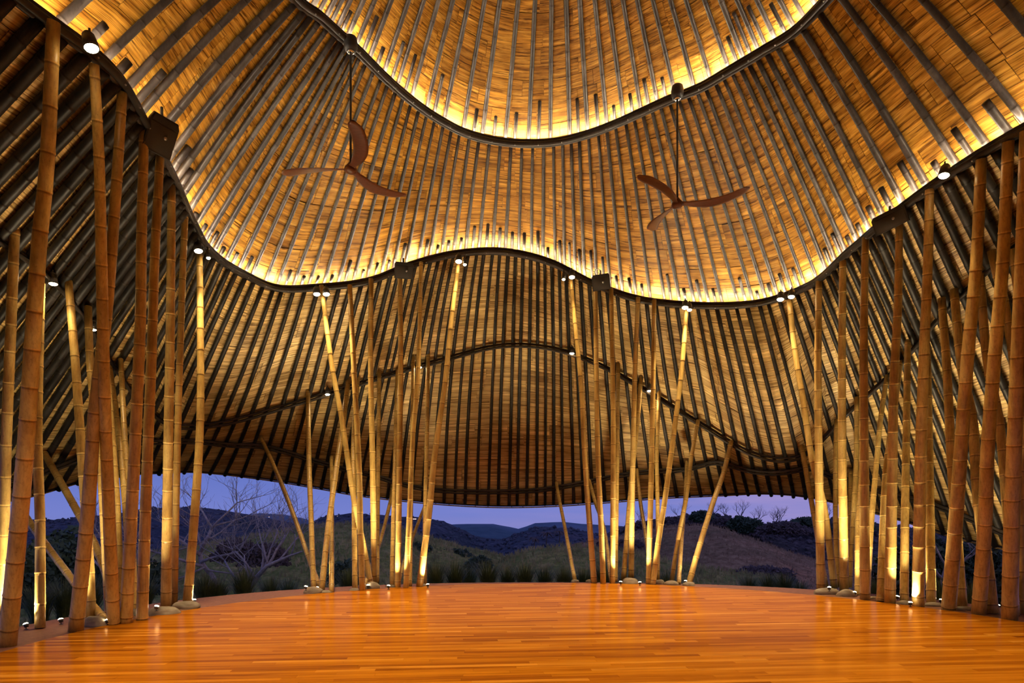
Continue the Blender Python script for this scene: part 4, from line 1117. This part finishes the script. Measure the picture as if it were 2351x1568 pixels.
def bare_tree(px, py, d, trunk, label, limbs, depth, seed, mat='bark', scale=1.0, group=None):
    """trunk: list of (px,py,width px); limbs: list of (px,py, dx,dy, length px, width px)"""
    rng = random.Random(seed)
    base = P(px, py, d); root = empty('bare_tree', base); tag(root, label, 'tree', group)
    pts = [P(a[0], a[1], d + rng.uniform(-0.2, 0.2)) - base for a in trunk]; rad = [a[2] / 2 / F * d for a in trunk]
    sm = []; sr_ = []
    for i in range(len(pts) - 1):
        for s in range(4): t = s / 4; sm.append(pts[i].lerp(pts[i + 1], t)); sr_.append(rad[i] + (rad[i + 1] - rad[i]) * t)
    sm.append(pts[-1]); sr_.append(rad[-1])
    a, f, uv = tube(sm, sr_, 10); obj('trunk', a, f, M[mat], root)
    for (lx, ly, dx, dy, L, w_) in limbs:
        mb = MB(); p = P(lx, ly, d) - base
        dr = V((dx, rng.uniform(-0.6, 0.6), -dy)).normalized()
        grow(mb, p, dr, L / F * d * (1.15 if depth > 3 else 1), w_ / 2 / F * d * 1.3, min(depth, 3), rng, spread=0.75)
        mb.build('branch', M[mat], root)
T1 = [(500, 1375, 14), (498, 1345, 12), (488, 1322, 11), (472, 1305, 10), (462, 1290, 10), (459, 1270, 9), (468, 1248, 8), (480, 1228, 7), (486, 1210, 6), (478, 1198, 5)]
bare_tree(500, 1375, 22, T1, 'leafless pale tree with a curved trunk left of the rear left cluster', [(478, 1198, -0.5, -0.9, 60, 4), (484, 1215, 0.6, -0.8, 75, 4), (470, 1245, 0.9, -0.7, 80, 4), (462, 1290, 0.9, -0.5, 80, 6), (460, 1275, -0.9, -0.6, 80, 6),
      (466, 1300, -0.9, -0.15, 90, 6), (486, 1210, 0.9, -0.3, 70, 4), (463, 1262, -0.6, -0.9, 80, 4), (475, 1308, 0.9, 0.25, 60, 4), (470, 1302, -0.8, 0.4, 60, 4)], 4, 5)
T2 = [(552, 1375, 12), (572, 1350, 14), (590, 1325, 12), (612, 1300, 9), (640, 1287, 7), (668, 1275, 5), (694, 1266, 3)]
bare_tree(552, 1375, 21, T2, 'leafless pale tree leaning right, just left of the rear left cluster', [(600, 1315, -0.1, -1, 60, 5), (585, 1330, -0.4, -0.9, 70, 5), (615, 1298, 0.5, -0.8, 70, 5), (640, 1287, 0.5, -0.8, 60, 4), (615, 1296, -0.2, -1, 80, 4), (570, 1350, -0.9, -0.5, 90, 5),
      (668, 1275, 0.2, -0.9, 45, 3), (575, 1345, -0.5, -0.8, 80, 4), (605, 1310, 0.3, -1, 90, 4)], 4, 12)
T3 = [(250, 1395, 12), (262, 1350, 11), (270, 1310, 9), (262, 1270, 7)]
bare_tree(250, 1395, 20, T3, 'leafless pale tree seen between the left front poles', [(262, 1270, -0.4, -0.9, 60, 5), (266, 1290, 0.8, -0.6, 70, 5), (264, 1330, -0.9, -0.6, 70, 5), (262, 1345, 0.8, -0.4, 60, 5)], 4, 31)
T4 = [(2168, 1390, 10), (2160, 1350, 10), (2172, 1300, 8), (2190, 1270, 6)]
bare_tree(2168, 1390, 15, T4, 'leafless tree seen between the right front poles', [(2190, 1270, 0.5, -0.8, 60, 4), (2170, 1310, 0.8, -0.5, 70, 5), (2165, 1330, -0.8, -0.6, 70, 5), (2172, 1300, -0.5, -0.8, 70, 4)], 4, 44)
fb = random.Random(70)
FT = [(1470, 1205), (1565, 1196), (1640, 1186), (1665, 1188), (1700, 1190), (1780, 1207), (1790, 1205), (1740, 1205), (1900, 1195), (1985, 1200), (2190, 1225)]
for i, (px, py) in enumerate(sorted(FT)):
    d = 180 + fb.uniform(-3, 3); h = fb.uniform(22, 34)
    bare_tree(px, py + 8, d, [(px, py + 8, 2.2), (px + fb.uniform(-2, 2), py, 1.8), (px + fb.uniform(-2, 2), py - 6, 1.4)], f'small leafless tree on the right-hand ridge skyline, {ORD[i]} from left',
              [(px, py - 4, fb.uniform(-0.9, -0.3), -0.9, h * 0.55, 1.4), (px, py - 5, fb.uniform(0.3, 0.9), -0.9, h * 0.55, 1.4), (px, py - 2, 0.05, -1, h * 0.6, 1.4)], 3, 100 + i, 'bark_far', group='bare trees on the ridge skyline')
# bushes
M['leaf_dark'] = speckle('dark_leaf', (0.025, 0.045, 0.016), (0.07, 0.10, 0.04), 2.5, 0.7)
M['leaf_dry'] = speckle('dry_brush', (0.07, 0.045, 0.04), (0.15, 0.10, 0.085), 2.5, 0.9)
def bush(px, py, d, wpx, hpx, label, mat, rng, nleaf=900, leaf=0.12, group=None):
    c = P(px, py, d); W_, H_ = wpx / 2 / F * d, hpx / F * d
    v = []; f = []
    for _ in range(nleaf):
        th_ = rng.uniform(0, 6.28); ph = math.acos(rng.uniform(-0.2, 1)); k = rng.uniform(0.55, 1.0)
        n_ = V((math.sin(ph) * math.cos(th_), math.sin(ph) * math.sin(th_), math.cos(ph)))
        k *= 1 + 0.35 * noise.noise(n_ * 2.2 + V((px * 0.01, 0, 0)))
        p = V((n_.x * W_ * k, n_.y * W_ * k * 0.7, n_.z * H_ * k))
        s = leaf * rng.uniform(0.6, 1.4); a = V((rng.uniform(-1, 1), rng.uniform(-1, 1), rng.uniform(-1, 1))).normalized(); b = a.orthogonal().normalized()
        q = len(v); v += [p + a * s, p + b * s * 0.5, p - a * s, p - b * s * 0.5]; f.append((q, q + 1, q + 2, q + 3))
    root = empty('bush', c); tag(root, label, 'bush', group)
    obj('foliage', v, f, M[mat], root, False)
    mb = MB()
    for _ in range(5):
        a, ff, uv = tube([V((rng.uniform(-.1, .1), 0, -H_ * 0.15)), V((rng.uniform(-1, 1) * W_ * 0.5, rng.uniform(-.3, .3) * W_, H_ * 0.7))], [0.04 * H_, 0.015 * H_], 5); mb.add(a, ff, uv)
    mb.build('stem', M['bark_far'], root)
bu = random.Random(50)
BU = [(140, 1330, 24, 210, 105, 'big dark leafy bush beyond the left front poles', 'leaf_dark', 5000, 0.13), (235, 1345, 22, 120, 80, 'dark leafy bush behind the middle of the left front cluster', 'leaf_dark', 2600, 0.13),
      (50, 1370, 18, 130, 110, 'dark leafy bush at the left edge of the picture', 'leaf_dark', 2600, 0.12), (345, 1350, 20, 90, 60, 'low dark bush between the left front poles and the bare trees', 'leaf_dark', 1600, 0.11),
      (2080, 1360, 17, 150, 120, 'big dark leafy bush behind the right front poles', 'leaf_dark', 4200, 0.10), (2180, 1375, 15.5, 110, 150, 'tall dark leafy bush behind the right front poles', 'leaf_dark', 3600, 0.09),
      (2260, 1350, 15.5, 120, 110, 'dark leafy bush right of the tall bush behind the right front poles', 'leaf_dark', 3000, 0.09), (2340, 1390, 13, 110, 110, 'dark leafy bush at the right edge of the picture', 'leaf_dark', 3000, 0.08),
      (1430, 1262, 88, 130, 22, 'dry brush strip at the foot of the right ridge, behind the rear right poles', 'leaf_dry', 2600, 0.35), (1750, 1330, 60, 160, 30, 'dry purple brush low on the brown hill in the right-hand opening', 'leaf_dry', 3500, 0.22),
      (1040, 1283, 56, 100, 22, 'dark brush at the valley end of the grassy hill', 'leaf_dark', 2200, 0.2), (960, 1262, 54, 60, 14, 'small dark brush on the grassy hill by the rear left cluster', 'leaf_dark', 1200, 0.2),
      (1100, 1300, 45, 60, 22, 'dark brush in the middle of the valley', 'leaf_dark', 1200, 0.16), (790, 1330, 30, 70, 40, 'dark brush behind the rear left poles', 'leaf_dark', 1500, 0.12),
      (1610, 1194, 172, 60, 20, 'leafy dark bush on top of the right ridge', 'leaf_dark', 1800, 0.55), (1700, 1212, 165, 60, 26, 'leafy dark bush on the ridge right of the slanting poles', 'leaf_dark', 1600, 0.55), (1725, 1218, 160, 60, 28, 'round dark bush next to the skyline dip of the right ridge', 'leaf_dark', 1600, 0.55),
      (1855, 1205, 170, 90, 18, 'dark bush crowning the ridge left of the right front poles', 'leaf_dark', 2200, 0.55), (1545, 1207, 172, 100, 20, 'purple dry brush on the ridge behind the rear right poles', 'leaf_dry', 2200, 0.5),
      (1660, 1206, 170, 70, 16, 'purple dry brush on the ridge between two leafy bushes', 'leaf_dry', 1800, 0.5), (1800, 1222, 150, 120, 26, 'purple dry brush below the ridge dip', 'leaf_dry', 2600, 0.45), (1480, 1222, 160, 90, 24, 'purple dry brush at the left end of the right ridge', 'leaf_dry', 2200, 0.5),
      (1960, 1212, 168, 110, 22, 'dark bush on the ridge seen between the right front poles', 'leaf_dark', 2400, 0.5), (610, 1290, 38, 110, 40, 'purple dry thicket behind the leafless trees', 'leaf_dry', 2600, 0.13), (540, 1280, 40, 100, 40, 'purple dry thicket left of the other behind the leafless trees', 'leaf_dry', 2400, 0.13)]
for (px, py, d, w_, h_, lab, mt, nl, lf) in BU: bush(px, py, d, w_, h_, lab, mt, bu, nl, lf)
# palms in the valley
def palm(px, py, d, hpx, label, rng):
    root = empty('palm_tree', P(px, py, d)); tag(root, label, 'tree', 'palm trees in the valley')
    s = d / F
    a, f, uv = tube([V((0, 0, 0)), V((s * 1.5, 0, hpx * s * 0.5)), V((0, 0, hpx * s * 0.75))], [s * 1.3, s, s * 0.9], 8); obj('trunk', a, f, M['bark_far'], root)
    for k in range(13):
        an = 2 * math.pi * k / 13 + rng.uniform(-0.2, 0.2); L = hpx * s * rng.uniform(0.4, 0.55); up_ = rng.uniform(0.2, 0.8)
        v = []; ff = []
        for i in range(7):
            t = i / 6; r = L * t; z = hpx * s * 0.75 + L * (up_ * t - 0.9 * t * t); w_ = L * 0.13 * math.sin(math.pi * min(1, t * 0.9 + 0.08))
            cx_, sy_ = math.cos(an), math.sin(an)
            v += [V((cx_ * r - sy_ * w_, sy_ * r + cx_ * w_, z - w_ * 0.5)), V((cx_ * r, sy_ * r, z)), V((cx_ * r + sy_ * w_, sy_ * r - cx_ * w_, z - w_ * 0.5))]
        for i in range(6):
            q = i * 3; ff += [(q, q + 1, q + 4, q + 3), (q + 1, q + 2, q + 5, q + 4)]
        obj('frond', v, ff, M['leaf_dry'], root, False)
for px, py, h, lab in ((1226, 1262, 36, 'palm tree in the valley, leftmost of three'), (1254, 1250, 36, 'palm tree in the valley, middle of three'), (1284, 1246, 34, 'palm tree in the valley, rightmost of three')): palm(px, py, 85, h, lab, bu)
# distant lit houses
M['house'] = plain('house_wall', (0.5, 0.42, 0.4), 0.8); M['lit'] = plain('lit_window', (1, 0.9, 0.8), 0.5, 0, (1.0, 0.72, 0.60), 2.2)
def house(px, py, d, wpx, hpx, label):
    root = empty('house', P(px, py, d)); tag(root, label, 'house', 'tiny lit houses on the hills'); s = d / F
    a, f = box((0, 0, hpx * s / 2), wpx * s, wpx * s * 0.6, hpx * s); obj('wall', a, f, M['house'], root, False)
    v = [V((-wpx * s * .55, -wpx * s * .35, hpx * s)), V((wpx * s * .55, -wpx * s * .35, hpx * s)), V((wpx * s * .55, wpx * s * .35, hpx * s)), V((-wpx * s * .55, wpx * s * .35, hpx * s)), V((-wpx * s * .5, 0, hpx * s * 1.35)), V((wpx * s * .5, 0, hpx * s * 1.35))]
    obj('roof', v, [(0, 1, 5, 4), (2, 3, 4, 5), (0, 4, 3), (1, 2, 5), (0, 3, 2, 1)], M['g_wood'], root, False)
    for k in (-0.28, 0.05, 0.32):
        a, f = box((k * wpx * s, -wpx * s * 0.31, hpx * s * 0.5), wpx * s * 0.16, 0.1, hpx * s * 0.5); obj('window', a, f, M['lit'], root, False)
house(952, 1193, 400, 9, 3, 'tiny lit house on the dark ridge, right one'); house(776, 1187, 410, 4, 3, 'tiny lit house on the dark ridge, left one'); house(618, 1188, 2300, 3, 2, 'single tiny light on the farthest ridge')
